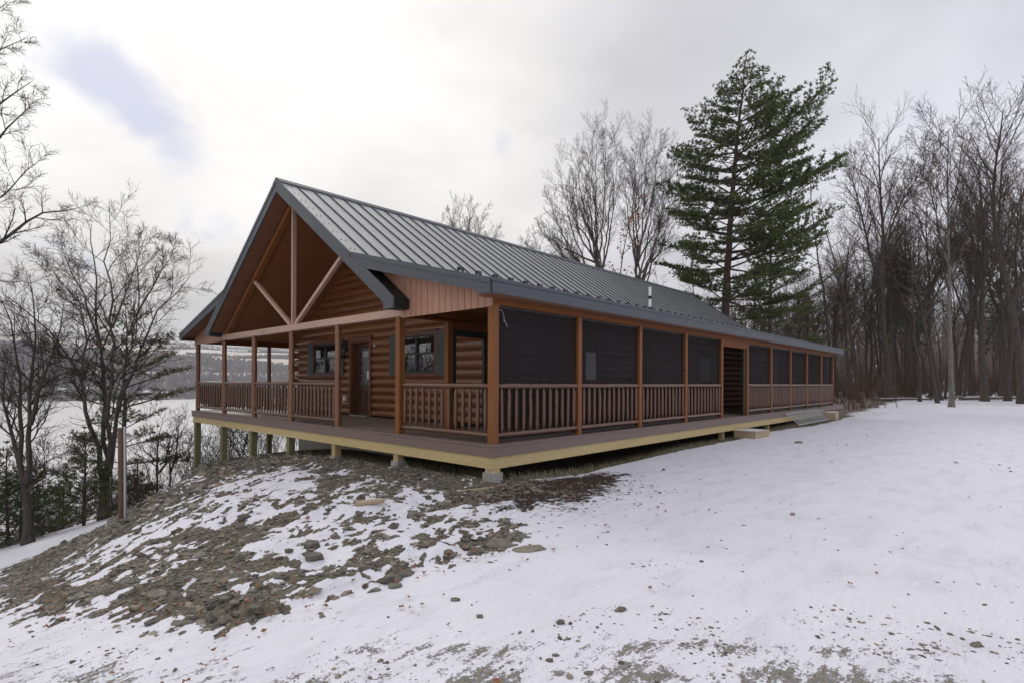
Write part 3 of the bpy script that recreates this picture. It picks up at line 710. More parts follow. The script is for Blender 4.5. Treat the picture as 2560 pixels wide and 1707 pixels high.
# log walls --------------------------------------------------------------
CH = .207
def bul(z):
    t_ = (z/CH) % 1.0; u = abs(2*t_-1); return .085*math.sqrt(max(0, 1-u**2.1))
def log_panel(o, a0, a1, z0, z1, plane, sgn=-1, axis='y'):
    'log siding over [a0,a1] along the wall; a0/a1 may be functions of z'
    f0 = a0 if callable(a0) else (lambda z: a0); f1 = a1 if callable(a1) else (lambda z: a1)
    zs = [z0]; k = math.floor(z0/CH)
    while True:
        for u in (.004, .03, .09, .2, .35, .5, .65, .8, .91, .97, .996):
            z = (k+u)*CH
            if z0 < z < z1: zs.append(z)
        k += 1
        if k*CH >= z1: break
    zs.append(z1); vs = []
    for z in zs:
        h_ = plane+sgn*bul(z)
        for a in (f0(z), f1(z)): vs.append((h_, a, z) if axis == 'y' else (a, h_, z))
    o.add(vs, [(2*i, 2*i+1, 2*i+3, 2*i+2) for i in range(len(zs)-1)], True)
XW = 2.33
o = MB(); Y0, Y1 = 2.44, 11.1
ops = [(4.12, 5.59, 1.15, 2.06), (8.56, 9.99, 1.15, 2.06), (6.88, 7.86, -.1, 2.10)]
ZB = .045
log_panel(o, Y0, 4.12, ZB, 2.10, XW); log_panel(o, 4.12, 5.59, ZB, 1.15, XW); log_panel(o, 4.12, 5.59, 2.06, 2.10, XW); log_panel(o, 5.59, 6.88, ZB, 2.10, XW)
log_panel(o, 7.86, 8.56, ZB, 2.10, XW); log_panel(o, 8.56, 9.99, ZB, 1.15, XW); log_panel(o, 8.56, 9.99, 2.06, 2.10, XW); log_panel(o, 9.99, Y1, ZB, 2.10, XW)
log_panel(o, Y0-.1, Y1+.1, 2.10, 2.40, XW)
zt_ = lambda z: (z+.40-ZR)/SM+HW
log_panel(o, lambda z: max(2.34, zt_(z)), lambda z: min(11.2, W-zt_(z)), 2.40, ZR-.42, XW)
part(o, 'log_wall', M['log'])
# log butt ends at the lake corner
o = MB()
for k in range(0, 10):
    z = (k+.5)*CH; r_ = .098; 
    if k % 2 == 1 or k < 3:
        L_ = .30+(.16 if k < 1 else .10 if k == 1 else .05 if k == 2 else 0); o.tube([(XW+.03, Y1-.02, z), (XW+.03, Y1+L_*.6, z), (XW+.03, Y1+L_-.03, z), (XW+.03, Y1+L_, z)], [r_, r_, r_*.93, r_*.75], 14)
    else:
        o.tube([(XW-.30, Y1+.06, z), (XW-.27, Y1+.06, z), (XW+.1, Y1+.06, z)], [r_*.75, r_*.95, r_], 14)
part(o, 'log_corner', M['log'])
o = MB()
for a, b_, c_, d_ in ((XW+.02, 5.3, ZB, 2.34), (5.3, 6.3, ZB, 1.0), (5.3, 6.3, 2.0, 2.34), (6.3, 8.1, ZB, 2.34), (9.1, 12.6, ZB, 2.34), (8.1, 9.1, 2.06, 2.34), (12.6, 13.7, ZB, 1.0), (12.6, 13.7, 2.0, 2.34), (13.7, 21.3, ZB, 2.34)):
    log_panel(o, a, b_, c_, d_, 2.45, -1, 'x')
part(o, 'side_log_wall', M['logX'])
o = MB(); log_panel(o, XW, 21.3, -.3, 2.34, 11.1, 1, 'x'); part(o, 'side_log_wall', M['logX'])
# far gable end wall
o = MB(); o.prism([(2.45, -.3), (11.1, -.3), (11.1, 2.4), (W-YK+.4, 2.9), (HW, ZR-.4), (YK-.4, 2.9), (2.45, 2.4)], 'x', 21.3, 21.38); part(o, 'end_wall', M['logX'])

def boxo(a, b_, name, m_, parent): return part(MB().box(a, b_), name, m_, parent)
def window(y0, y1, z0=1.09, z1=2.14, nm='window'):
    'y0..y1 outer trim'
    xs = XW-.105; tw = .075
    tr = MB(); tr.box((xs, y0, z0), (xs+.03, y0+tw, z1-.09)); tr.box((xs, y1-tw, z0), (xs+.03, y1, z1-.09)); tr.box((xs, y0+tw, z0), (xs+.03, y1-tw, z0+.06)); tr.box((xs-.004, y0-.01, z1-.09), (xs+.03, y1+.01, z1)); tr.box((xs-.035, y0-.05, z1+.001), (xs+.04, y1+.05, z1+.026))
    # reveals
    wn = part(tr, nm, M['trim'])
    ya, yb, za, zb = y0+tw, y1-tw, z0+.06, z1-.09
    fr = MB(); t_ = .04; xf = xs+.012
    fr.box((xf, ya, za), (xf+.06, ya+t_, zb)); fr.box((xf, yb-t_, za), (xf+.06, yb, zb)); fr.box((xf, ya+t_, zb-t_), (xf+.06, yb-t_, zb)); fr.box((xf, ya+t_, za), (xf+.06, yb-t_, za+t_))
    ym = (ya+yb)/2; fr.box((xf-.004, ym-.035, za+t_), (xf+.06, ym+.035, zb-t_))
    zm = za+(zb-za)*.52
    for a, b_ in ((ya+t_, ym-.035), (ym+.035, yb-t_)):
        fr.box((xf+.006, a, zm-.02), (xf+.05, b_, zm+.025)); fr.box((xf+.012, a, za+t_), (xf+.05, a+.025, zm-.02)); fr.box((xf+.012, b_-.025, za+t_), (xf+.05, b_, zm-.02)); fr.box((xf+.022, a, zm+.025), (xf+.05, a+.02, zb-t_)); fr.box((xf+.022, b_-.02, zm+.025), (xf+.05, b_, zb-t_)); fr.box((xf+.012, a+.025, za+t_), (xf+.05, b_-.025, za+t_+.03))
    part(fr, 'sash', M['sash'], wn)
    k = 0
    for a, b_ in ((ya+t_, ym-.035), (ym+.035, yb-t_)):
        for c_, d_, xo in ((za+t_, zm-.02, .03), (zm+.025, zb-t_, .036)):
            g = MB(); dx = .004*(1 if k % 2 else -1); g.add([(xf+xo+dx, a+.01, c_), (xf+xo-dx, b_-.01, c_), (xf+xo-dx*.5, b_-.01, d_), (xf+xo+dx*1.3, a+.01, d_)], [(0, 1, 2, 3)]); part(g, 'pane', M['glass'], wn); k += 1
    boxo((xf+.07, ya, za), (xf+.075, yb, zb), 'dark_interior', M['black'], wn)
    for s in (-1, 1):
        a = y0-.30 if s < 0 else y1+.005; b_ = a+.295; xs_ = xs+.0
        sh = MB(); nb = 3
        for i in range(nb): sh.box((xs_, a+i*.295/nb, z0+.01), (xs_+.02, a+(i+1)*.295/nb-.006, z1-.02))
        for zc in (z0+.12, z1-.30): sh.box((xs_-.018, a, zc), (xs_-.001, b_-.006, zc+.13))
        part(sh, 'shutter', M['shutter'], wn)
    return wn
window(4.07, 5.64); window(8.50, 10.05)
# front door
xs = XW-.105
o = MB(); o.box((xs, 6.81, .01), (xs+.03, 6.90, 2.14)); o.box((xs, 7.83, .01), (xs+.03, 7.92, 2.14)); o.box((xs, 6.90, 2.03), (xs+.03, 7.83, 2.14)); o.box((xs-.035, 6.76, 2.141), (xs+.04, 7.97, 2.166))
o.box((xs+.03, 7.80, .01), (XW+.22, 7.83, 2.03)); o.box((xs+.03, 6.90, .01), (XW+.22, 6.93, 2.03)); o.box((xs+.031, 6.93, 2.0), (XW+.22, 7.80, 2.03))
dr = part(o, 'front_door', M['trim'])
dx = XW+.08
o = MB(); 
ya, yb = 6.935, 7.795
o.box((dx, ya, .04), (dx+.05, ya+.17, 2.0)); o.box((dx, yb-.17, .04), (dx+.05, yb, 2.0)); o.box((dx, ya+.17, 1.86), (dx+.05, yb-.17, 2.0)); o.box((dx, ya+.17, .70), (dx+.05, yb-.17, .84)); o.box((dx, ya+.17, .04), (dx+.05, yb-.17, .22))
o.box((dx+.015, ya+.17, .22), (dx+.045, yb-.17, .70)); ym = (ya+yb)/2; o.box((dx+.001, ym-.04, .22), (dx+.045, ym+.04, .70))
for a in (ya+.20, ym+.06): o.box((dx+.004, a, .27), (dx+.02, a+.16, .65))
part(o, 'door_leaf', M['doorwood'], dr)
boxo((dx+.02, ya+.17, .84), (dx+.03, yb-.17, 1.86), 'door_glass', M['dglass'], dr)
boxo((dx+.012, ya+.24, 1.02), (dx+.018, ya+.36, 1.24), 'paper_notice', M['paper'], dr)
boxo((dx+.012, ya+.30, 1.62), (dx+.018, yb-.30, 1.78), 'leaded_panel', M['galv'], dr)
o = MB(); o.tube([(dx-.05, yb-.07, 1.0), (dx, yb-.07, 1.0)], .012, 8); o.tube([(dx-.05, yb-.07, 1.0), (dx-.05, yb-.19, 1.0)], .011, 8); part(o, 'door_handle', M['black'], dr)
boxo((xs-.05, 6.93, .003), (XW+.22, 7.80, .028), 'threshold', M['galv'], dr)
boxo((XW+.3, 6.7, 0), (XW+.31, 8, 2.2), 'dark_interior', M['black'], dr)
# lantern, outlet, badge
lx, ly, lz = XW-.22, 8.07, 1.80
o = MB(); o.box((XW-.10, ly-.05, lz+.0), (XW-.07, ly+.05, lz+.26)); 
pts = [(XW-.09, ly, lz+.10)]+[(XW-.09-.13*math.sin(a)*1.0, ly, lz+.20+.16*(1-math.cos(a))*.6) for a in np.linspace(.3, 2.4, 8)]+[(lx, ly, lz+.20)]
o.tube(pts, .010, 8); o.tube([(lx, ly, lz+.20), (lx, ly, lz+.15), (lx, ly, lz+.08)], [.015, .05, .11], 6, smooth=False); o.tube([(lx, ly, lz-.20), (lx, ly, lz-.17), (lx, ly, lz-.14)], [.02, .05, .085], 6, smooth=False)
for k in range(6):
    a = math.pi*2*k/6; o.tube([(lx+.082*math.cos(a), ly+.082*math.sin(a), lz-.15), (lx+.10*math.cos(a), ly+.10*math.sin(a), lz+.09)], .006, 5)
ln = part(o, 'wall_lantern', M['black'])
o = MB(); o.tube([(lx, ly, lz-.14), (lx, ly, lz+.08)], [.074, .09], 6, False, False); part(o, 'lantern_glass', M['dglass'], ln)
o = MB(); o.box((XW-.13, 8.06, .40), (XW-.06, 8.17, .52)); o.box((XW-.145, 8.07, .41), (XW-.13, 8.16, .51)); part(o, 'outlet_box', M['white'])
o = MB(); o.tube([(XW-.075, 6.70, 1.90), (XW-.06, 6.70, 1.90)], .05, 12); o.tube([(XW-.082, 6.70, 1.90), (XW-.075, 6.70, 1.90)], .025, 5); part(o, 'wall_badge', M['galv'])
# side porch openings seen through the screens
def side_open(x0, x1, z0, z1, name, glass):
    yy = 2.36; o = MB(); o.box((x0, yy, z0), (x0+.08, yy+.04, z1)); o.box((x1-.08, yy, z0), (x1, yy+.04, z1)); o.box((x0+.08, yy, z1-.08), (x1-.08, yy+.04, z1)); o.box((x0+.08, yy, z0), (x1-.08, yy+.04, z0+.06))
    wn = part(o, name, M['trim']); boxo((x0+.08, yy+.02, z0+.06), (x1-.08, yy+.03, z1-.08), 'pane', glass, wn)
    return wn
side_open(5.25, 6.35, .95, 2.05, 'side_window', M['glass']); side_open(12.55, 13.75, .95, 2.05, 'side_window', M['glass'])
d2 = side_open(8.05, 9.15, .02, 2.1, 'side_door', M['glass']); boxo((8.3, 2.365, 1.1), (8.42, 2.372, 1.35), 'paper_notice', M['paper'], d2)
d3 = side_open(3.2, 4.2, .02, 2.1, 'side_door', M['glass'])
# white wiring hanging at the first screen
o = MB(); o.tube([(.19, .10, 2.05), (.26, .10, 2.055), (.29, .095, 2.04), (.325, .09, 1.95), (.315, .085, 1.91), (.35, .085, 1.88), (.39, .08, 1.80)], .003, 5); o.tube([(.325, .09, 1.95), (.31, .085, 1.87)], .002, 5); part(o, 'loose_wire', M['white'])
# screens
edges = [.05]+PR
for i, (a, b_) in enumerate(zip(edges[:-1], edges[1:])):
    if i == 4: continue
    o = MB(); o.box((a+.115, .120, .04), (b_-.003, .122, ZH-.002)); part(o, 'screen_panel', M['screen'])
    o = MB(); z0 = .03; o.box((a+.12, .11, z0), (a+.145, .135, ZH-.002)); o.box((b_-.03, .11, z0), (b_-.004, .135, ZH-.002)); o.box((a+.145, .11, ZH-.03), (b_-.03, .135, ZH-.002)); o.box((a+.145, .11, z0), (b_-.03, .135, z0+.025)); part(o, 'screen_frame', M['black'])
# doorway header and frame in the fifth bay
boxo((PR[3]+.111, .06, 1.95), (PR[4]-.001, .17, ZH-.001), 'doorway_header', M['woodX'], cab)
o = MB(); o.box((PR[4]-.16, .10, .01), (PR[4]-.10, .15, 1.949)); part(o, 'screen_door_frame', M['sash'])
part(MB().box((21.0, .3, 0), (21.05, 2.3, 2.3)), 'end_screen', M['screen'])

# railings ---------------------------------------------------------------
rr_ = random.Random(77)
def lumpy(a, b_, r, n=14, sides=12, taper=True):
    a = Vector(a); b_ = Vector(b_); k = max(6, int((b_-a).length/.16)); pts = []; rad = []
    for i in range(k+1):
        t_ = i/k; pts.append(a.lerp(b_, t_)+Vector([rr_.uniform(-1, 1)*.0035 for _ in range(3)])); e = min(t_, 1-t_)*k
        rad.append(r*(1+rr_.uniform(-.06, .06))*(.80 if (taper and e < .5) else 1))
    return pts, rad
def baluster(o, x, y, z0, z1):
    r = .031+rr_.uniform(-.003, .004); h_ = z1-z0; lx_, ly_ = rr_.uniform(-.006, .006), rr_.uniform(-.006, .006)
    ts = (0, .05, .09, .13, .3, .5, .7, .86, .90, .935, 1)
    rad = (.017, .018, .026, r, r*1.04, r*1.05, r*1.02, r*.98, .029, .019, .017)
    o.tube([(x+lx_*(1-t_)+rr_.uniform(-.003, .003), y+ly_*(1-t_)+rr_.uniform(-.003, .003), z0+h_*t_) for t_ in ts], rad, 10, False)
far_b = MB(); nbal = 0
def railing(a, b_, n, single=True):
    global nbal
    a = Vector(a); b_ = Vector(b_)
    o = MB(); p1, r1 = lumpy(a+Vector((0, 0, .885)), b_+Vector((0, 0, .885)), .043); o.tube(p1, r1, 12)
    rl = part(o, 'railing', M['rail'])
    o = MB(); p1, r1 = lumpy(a+Vector((0, 0, .125)), b_+Vector((0, 0, .125)), .042); o.tube(p1, r1, 12); part(o, 'bottom_rail', M['rail'], rl)
    for i in range(n):
        p_ = a.lerp(b_, (i+.5)/n)
        if single and nbal < 98:
            q_ = MB(); baluster(q_, p_.x, p_.y, .15, .86); part(q_, 'baluster', M['rail'], rl); nbal += 1
        else: baluster(far_b, p_.x, p_.y, .15, .86)
railing((.10, .18, 0), (.10, 2.43, 0), 13)
for i, (a, b_) in enumerate(zip(edges[:-1], edges[1:])):
    if i == 4: continue
    if i < 4: railing((a+.13, .085, 0), (b_-.01, .085, 0), 12 if i < 3 else 11)
fy = sorted(PF)
for i, (a, b_) in enumerate(list(zip(fy[:-1], fy[1:]))): railing((.10, a+.07, 0), (.10, b_-.07, 0), 12 if i < 3 else 11)
for i, (a, b_) in enumerate(zip(edges[:-1], edges[1:])):
    if i > 4: railing((a+.13, .085, 0), (b_-.01, .085, 0), 12, False)
for a, b_ in ((.2, 2.28), (2.42, 4.6), (4.8, 6.9), (7.1, 9.2)): railing((a, W-.13, 0), (b_, W-.13, 0), 12, False)
part(far_b, 'baluster', M['rail'], kind='stuff')
# ------------------------------------------------------------------ trees
class TR:
    'collects branch tubes'
    def __init__(s): s.v = []; s.f = []; s.n = 0
    def tube(s, pts, rad, n):
        k = len(pts); P_ = np.array(pts); 
        Tn = np.gradient(P_, axis=0); Tn /= np.linalg.norm(Tn, axis=1)[:, None]+1e-9
        u = np.cross(Tn[0], (0.3, .2, 1.) if abs(Tn[0][2]) < .9 else (1., 0, 0)); u /= np.linalg.norm(u)+1e-9
        ang = np.arange(n)*2*math.pi/n; ca, sa = np.cos(ang)[:, None], np.sin(ang)[:, None]
        for i in range(k):
            u = u-Tn[i]*np.dot(u, Tn[i]); u /= np.linalg.norm(u)+1e-9; w_ = np.cross(Tn[i], u)
            s.v.append(P_[i]+(ca*u+sa*w_)*rad[i])
        b = s.n
        for i in range(k-1):
            for j in range(n): s.f.append((b+i*n+j, b+i*n+(j+1) % n, b+(i+1)*n+(j+1) % n, b+(i+1)*n+j))
        s.n += k*n
    def mesh(s, name, m, smooth=True, origin=(0, 0, 0)):
        me = bpy.data.meshes.new(name); v = np.concatenate(s.v)-np.array(origin)
        me.vertices.add(len(v)); me.vertices.foreach_set('co', v.reshape(-1)); f = np.array(s.f, dtype=np.int32)
        me.loops.add(f.size); me.loops.foreach_set('vertex_index', f.reshape(-1)); me.polygons.add(len(f)); me.polygons.foreach_set('loop_start', np.arange(0, f.size, f.shape[1], dtype=np.int32)); me.polygons.foreach_set('loop_total', np.full(len(f), f.shape[1], dtype=np.int32))
        me.update(calc_edges=True); me.polygons.foreach_set('use_smooth', np.full(len(f), smooth)); me.materials.append(m); return me
def nrm(v): return v/(np.linalg.norm(v)+1e-9)
def polyline(rng, p, d, L, seg, wob, up, r0, r1):
    k = max(2, int(L/seg)); pts = [p]; rad = [r0]; d = nrm(d); st = L/k
    for i in range(k):
        d = nrm(d+rng.normal(0, wob, 3)+np.array((0, 0, up))); p = p+d*st; pts.append(p); rad.append(r0+(r1-r0)*((i+1)/k))
    return np.array(pts), rad
def branch(T_, rng, pts, rad, lvl, maxl, C):
    'children along a polyline'
    seglen = np.linalg.norm(np.diff(pts, axis=0), axis=1); L = seglen.sum(); cum = np.concatenate([[0], np.cumsum(seglen)])
    n = C['n'][lvl]; t0 = C['t0'][lvl]; n = max(2, int(n*rng.uniform(.8, 1.2)*C.get('dens', 1)))
    phi = rng.uniform(0, 6.28)
    for i in range(n):
        t_ = t0+(1-t0)*((i+rng.uniform(.1, .9))/n); s = t_*L; j = min(len(pts)-2, int(np.searchsorted(cum, s)-1)); j = max(j, 0)
        f = (s-cum[j])/(seglen[j]+1e-9); p = pts[j]*(1-f)+pts[j+1]*f; r = rad[j]*(1-f)+rad[j+1]*f; d = nrm(pts[j+1]-pts[j])
        phi += 2.4+rng.normal(0, .5); a = d; u = nrm(np.cross(a, (0.1, .3, 1) if abs(a[2]) < .95 else (1, 0, 0))); w_ = np.cross(a, u)
        ang = C['ang'][lvl]*rng.uniform(.7, 1.25)
        cd_ = a*math.cos(ang)+(u*math.cos(phi)+w_*math.sin(phi))*math.sin(ang)
        cl = L*C['len'][lvl]*(1-C['taper'][lvl]*(t_-t0)/(1-t0+1e-6))*rng.uniform(.7, 1.2)
        cl = min(max(cl, .12), C.get('maxlen', 99)); cr = min(r*.62, C['rmax'][lvl]); cr = max(cr, C['rmin'])
        cp, crd = polyline(rng, p, cd_, cl, C['seg'][lvl], C['wob'], C['up'][lvl], cr, max(cr*.35, C['rmin']*.7))
        T_.tube(cp, crd, C['sides'][lvl])
        if lvl+1 < maxl: branch(T_, rng, cp, crd, lvl+1, maxl, C)
BASE = dict(n=[11, 8, 6, 5], t0=[.35, .22, .15, .1], ang=[.75, .65, .65, .7], len=[.50, .50, .48, .5], taper=[.55, .45, .4, .4], rmax=[.12, .05, .02, .01], rmin=.0052, seg=[.7, .4, .28, .2], wob=.10, up=[.10, .07, .05, .02], sides=[6, 4, 3, 3])
def CF(**k): c = dict(BASE); c.update(k); return c
def proto(seed, H, r, cfg, maxl=4, lean=(0, 0), wob=.03, seg=1.0, fork=None):
    rng = np.random.default_rng(seed)
    tp, trd = polyline(rng, np.array((0, 0, -.5)), np.array((lean[0], lean[1], 1.)), H, seg, wob, .06, r, r*.12)
    trd = [x*(1.6 if i == 0 else 1.15 if i == 1 else 1) for i, x in enumerate(trd)]
    TT = TR(); TT.tube(tp, trd, 9); CC = TR(); branch(CC, rng, tp, trd, 0, maxl, cfg)
    if fork:
        for (h0, dx, dy, L) in fork:
            j = int(h0/H*(len(tp)-1)); fp, fr = polyline(rng, tp[j], np.array((dx, dy, 1.)), L, seg, wob*1.5, .05, trd[j]*.75, trd[j]*.1); TT.tube(fp, fr, 8); branch(CC, rng, fp, fr, 0, maxl, cfg)
    return TT, CC
def make_tree(name, TT, CC, loc, bark_, twig_, label, cat='tree', group=None, rz=0, sc=1, sz=1):
    o = empty(name, loc, label, cat, group, rz); o.scale = (sc, sc, sc*sz)
    for nm, t_, mt in (('trunk', TT, bark_), ('crown', CC, twig_)):
        me = t_.mesh(nm, mt); c = bpy.data.objects.new(nm, me); col.objects.link(c); c.parent = o
    return o
def place(src, loc, rz, sc, sz, label, group=None, name=None):
    c = copy_tree(src); c.location = loc; c.rotation_euler.z = rz; c.scale = (sc, sc, sc*sz); c['label'] = label
    if group: c['group'] = group
    elif 'group' in c: del c['group']
    return c
def limbs_tree(name, base, v, stems, cfg, seed, bark_, twig_, label, maxl=3, cat='tree', spread=1.2, group=None, sides=9, root=None, rk=1.0):
    'stems: list of (radius0, radius1, [(px,py,dv)...]) traced limbs with their own depth'
    rng = np.random.default_rng(seed); bx = P(base[0], base[1], v); z0 = gz(bx.x, bx.y)-.2
    org = (bx.x, bx.y, z0); o = empty(name, org, label, cat, group); TT = TR(); CC = TR()
    for r0, r1, pl in stems:
        r0 *= rk; r1 *= .45; pts = [np.array(P(px, py, v+dv)) for px, py, dv in pl]
        if pl[0][:2] == base: pts[0] = np.array((bx.x, bx.y, z0))
        # resample
        rp = []
        for a, b_ in zip(pts[:-1], pts[1:]):
            k = max(1, int(np.linalg.norm(b_-a)/.45))
            for i in range(k): rp.append(a+(b_-a)*i/k)
        rp.append(pts[-1]); rp = np.array(rp); 
        for _ in range(3): rp[1:-1] = (rp[:-2]+2*rp[1:-1]+rp[2:])/4
        rp[1:] += rng.normal(0, .045, rp[1:].shape)
        rd = [r0+(r1-r0)*(i/(len(rp)-1))**.8 for i in range(len(rp))]
        if pl[0][:2] == base: rd[0] *= 1.2
        TT.tube(rp, rd, sides)
        k0 = int(len(rp)*.18) if pl[0][:2] != base else int(len(rp)*.85)
        if pl[0][:2] != base: branch(CC, rng, rp[k0:], rd[k0:], 0, maxl, cfg)
    for nm, t_, mt in (('trunk', TT, bark_), ('crown', CC, twig_)):
        if not t_.v: continue
        me = t_.mesh(nm, mt, origin=org); c = bpy.data.objects.new(nm, me); col.objects.link(c); c.parent = o
    return o

# --- conifers: trunk, limbs and needle tufts
def conifer(seed, H, h0, r, prof_, whorl=.5, per=5, tuft=.24, nt=6, droop=-.05, upturn=.10, dens=1., bend=(0, 0), tw=.045, wind=(0, 0), elm=.9):
    rng = np.random.default_rng(seed); TT = TR(); k = int(H/.9)+2
    tp = np.array([(bend[0]*(i/(k-1))**2*H, bend[1]*(i/(k-1))**2*H, -.4+(H+.4)*i/(k-1)) for i in range(k)]); tp[1:-1, :2] += rng.normal(0, .03, (k-2, 2))
    trd = [r*(1-.93*i/(k-1)) for i in range(k)]; TT.tube(tp, trd, 9)
    BR_ = TR(); V = []; Fc = []; nv = 0
    def tuftat(p, d, s):
        nonlocal nv
        d = nrm(d+np.array((wind[0], wind[1], .25))); u = nrm(np.cross(d, rng.normal(0, 1, 3))); w_ = np.cross(d, u)
        for i in range(nt):
            a = i*6.283/nt+rng.uniform(-.4, .4); e = rng.uniform(.35, 1.05)
            nd = nrm(d*math.cos(e)+(u*math.cos(a)+w_*math.sin(a))*math.sin(e)); L = s*rng.uniform(.7, 1.2); sd_ = nrm(np.cross(nd, rng.normal(0, 1, 3)))*tw*s/.24
            b0 = p-nd*L*.12
            V.extend([b0-sd_*.25, p+nd*L*.55-sd_, p+nd*L, p+nd*L*.55+sd_]); Fc.append((nv, nv+1, nv+2, nv+3)); nv += 4
    h = h0
    while h < H-.25:
        t_ = (h-h0)/(H-h0); j = min(k-2, int(h/H*(k-1))); c0 = tp[j]+(tp[j+1]-tp[j])*((h+.4-tp[j][2])/(tp[j+1][2]-tp[j][2]+1e-9)-.0)
        c0 = np.array((np.interp(h, tp[:, 2], tp[:, 0]), np.interp(h, tp[:, 2], tp[:, 1]), h)); n = max(3, int(per*rng.uniform(.7, 1.3))) if t_ < .9 else 3
        a0 = rng.uniform(0, 6.28)
        for i in range(n):
            az = a0+i*6.283/n+rng.normal(0, .25); L = prof_(t_, az)*(rng.uniform(.52, 1.10) if t_ < .78 else rng.uniform(.5, .95))
            if L < .15: continue
            el = droop+(1-(1-t_)**1.2)*elm*rng.uniform(.6, 1.15); d = np.array((math.cos(az)*math.cos(el), math.sin(az)*math.cos(el), math.sin(el)))
            bp, brd = polyline(rng, c0+rng.normal(0, .05, 3)*np.array((0, 0, 1)), d, L, .4, .05, upturn*.5, max(.012, .014*L), .006)
            BR_.tube(bp, brd, 4)
            m_ = len(bp); st = .3 if L > 1.5 else .15
            side = int(max(3, L*(1-st)*4.2*dens))
            for s_ in range(side):
                f = st+(1-st)*(s_+rng.uniform(0, 1))/side; q_ = f*(m_-1); jj = min(m_-2, int(q_)); p = bp[jj]*(1-(q_-jj))+bp[jj+1]*(q_-jj); dd = nrm(bp[jj+1]-bp[jj])
                lat = nrm(np.cross(dd, (0, 0, 1)))*(1 if rng.random() < .5 else -1); sl = min(1.3, (1.15-f)*L*.45*rng.uniform(.5, 1.1)+.14); sd_ = nrm(dd*.7+lat*rng.uniform(.5, 1.2)+np.array((0, 0, rng.uniform(-.05, .25))))
                n3 = max(1, int(sl/(tuft*.8)))
                for q3 in range(n3): tuftat(p+sd_*sl*(q3+1)/n3+rng.normal(0, .03, 3), sd_, tuft*rng.uniform(.8, 1.2))
                if sl > .4: BR_.tube(np.array([p, p+sd_*sl*.5, p+sd_*sl]), [.008, .006, .004], 3)
            tuftat(bp[-1], nrm(bp[-1]-bp[-2]), tuft)
        h += whorl*rng.uniform(.75, 1.25)*(1-.45*t_)
    for _ in range(4): tuftat(tp[-1], np.array((0, 0, 1.)), tuft)
    N = TR(); N.v = [np.array(V)]; N.f = Fc; N.n = nv
    return TT, BR_, N
def make_conifer(name, parts, loc, label, nm_mat, group=None, rz=0, sc=1, cat='tree'):
    o = empty(name, loc, label, cat, group, rz); o.scale = (sc,)*3; TT, B_, N = parts
    t_ = bpy.data.objects.new('trunk', TT.mesh('trunk', M['barkpine'])); col.objects.link(t_); t_.parent = o
    c = bpy.data.objects.new('crown', N.mesh('crown', nm_mat, False)); col.objects.link(c); c.parent = o
    l_ = bpy.data.objects.new('limbs', B_.mesh('limbs', M['barkpine'])); col.objects.link(l_); l_.parent = c
    return o
def at(px, v, dz=0):
    p = P(px, PY, v); return (p.x, p.y, gz(p.x, p.y)+dz)

# big white pine behind the far end of the roof
SA = math.atan2(RT.y, RT.x)                                  # azimuth pointing to picture right
def bigprof(t_, az):
    right = math.cos(az-SA)
    base = np.interp(t_, [0, .12, .3, .42, .55, .65, .75, .85, .93, 1], [4.6, 5.6, 5.6, 6.4, 6.5, 5.2, 3.5, 2.0, .95, .2])
    return base*(1+.25*right*(1 if t_ < .75 else .3))
pp = P(1808, PY, 34)
make_conifer('white_pine', conifer(11, 22.3, 5.6, .34, bigprof, .64, 5, .20, 9, -.10, .05, 1.7, (.062*RT.x, .062*RT.y), .027, (.15*RT.x, .15*RT.y), .62), (pp.x, pp.y, gz(pp.x, pp.y)-.2), 'tall dark green white pine rising behind the roof end, highest tree of all', M['needle'])
def p2(t_, az): return np.interp(t_, [0, .3, .6, .85, 1], [3.9, 4.7, 4.0, 2.2, .4])*(1+.28*math.cos(az-SA))
pp = P(1925, PY, 41)
make_conifer('white_pine', conifer(12, 15.6, 3.6, .22, p2, .85, 4, .20, 8, -.08, .06, 1.0, tw=.028), (pp.x, pp.y, gz(pp.x, pp.y)-.2), 'smaller spreading white pine to the right of the tallest pine', M['needle'])
# pine among the dark woods
def p3(t_, az): return np.interp(t_, [0, .4, .8, 1], [2.6, 2.9, 1.7, .3])
cp = conifer(13, 15.5, 5.5, .22, p3, .75, 4, .38, 5, -.1, .05, .6, tw=.07)
wp = make_conifer('forest_pine', cp, at(2262, 62), 'dark pine crown behind the first big bare trees right of the cabin', M['needled'])
for i, (px, v, sc_, lb) in enumerate(((2500, 70, .95, 'dark pine in the woods near the right edge, behind the bare trunks'), (2010, 60, .72, 'dark pine low behind the roof end right of the tallest pine'))):
    place(wp, at(px, v), i*1.3, sc_, 1, lb)

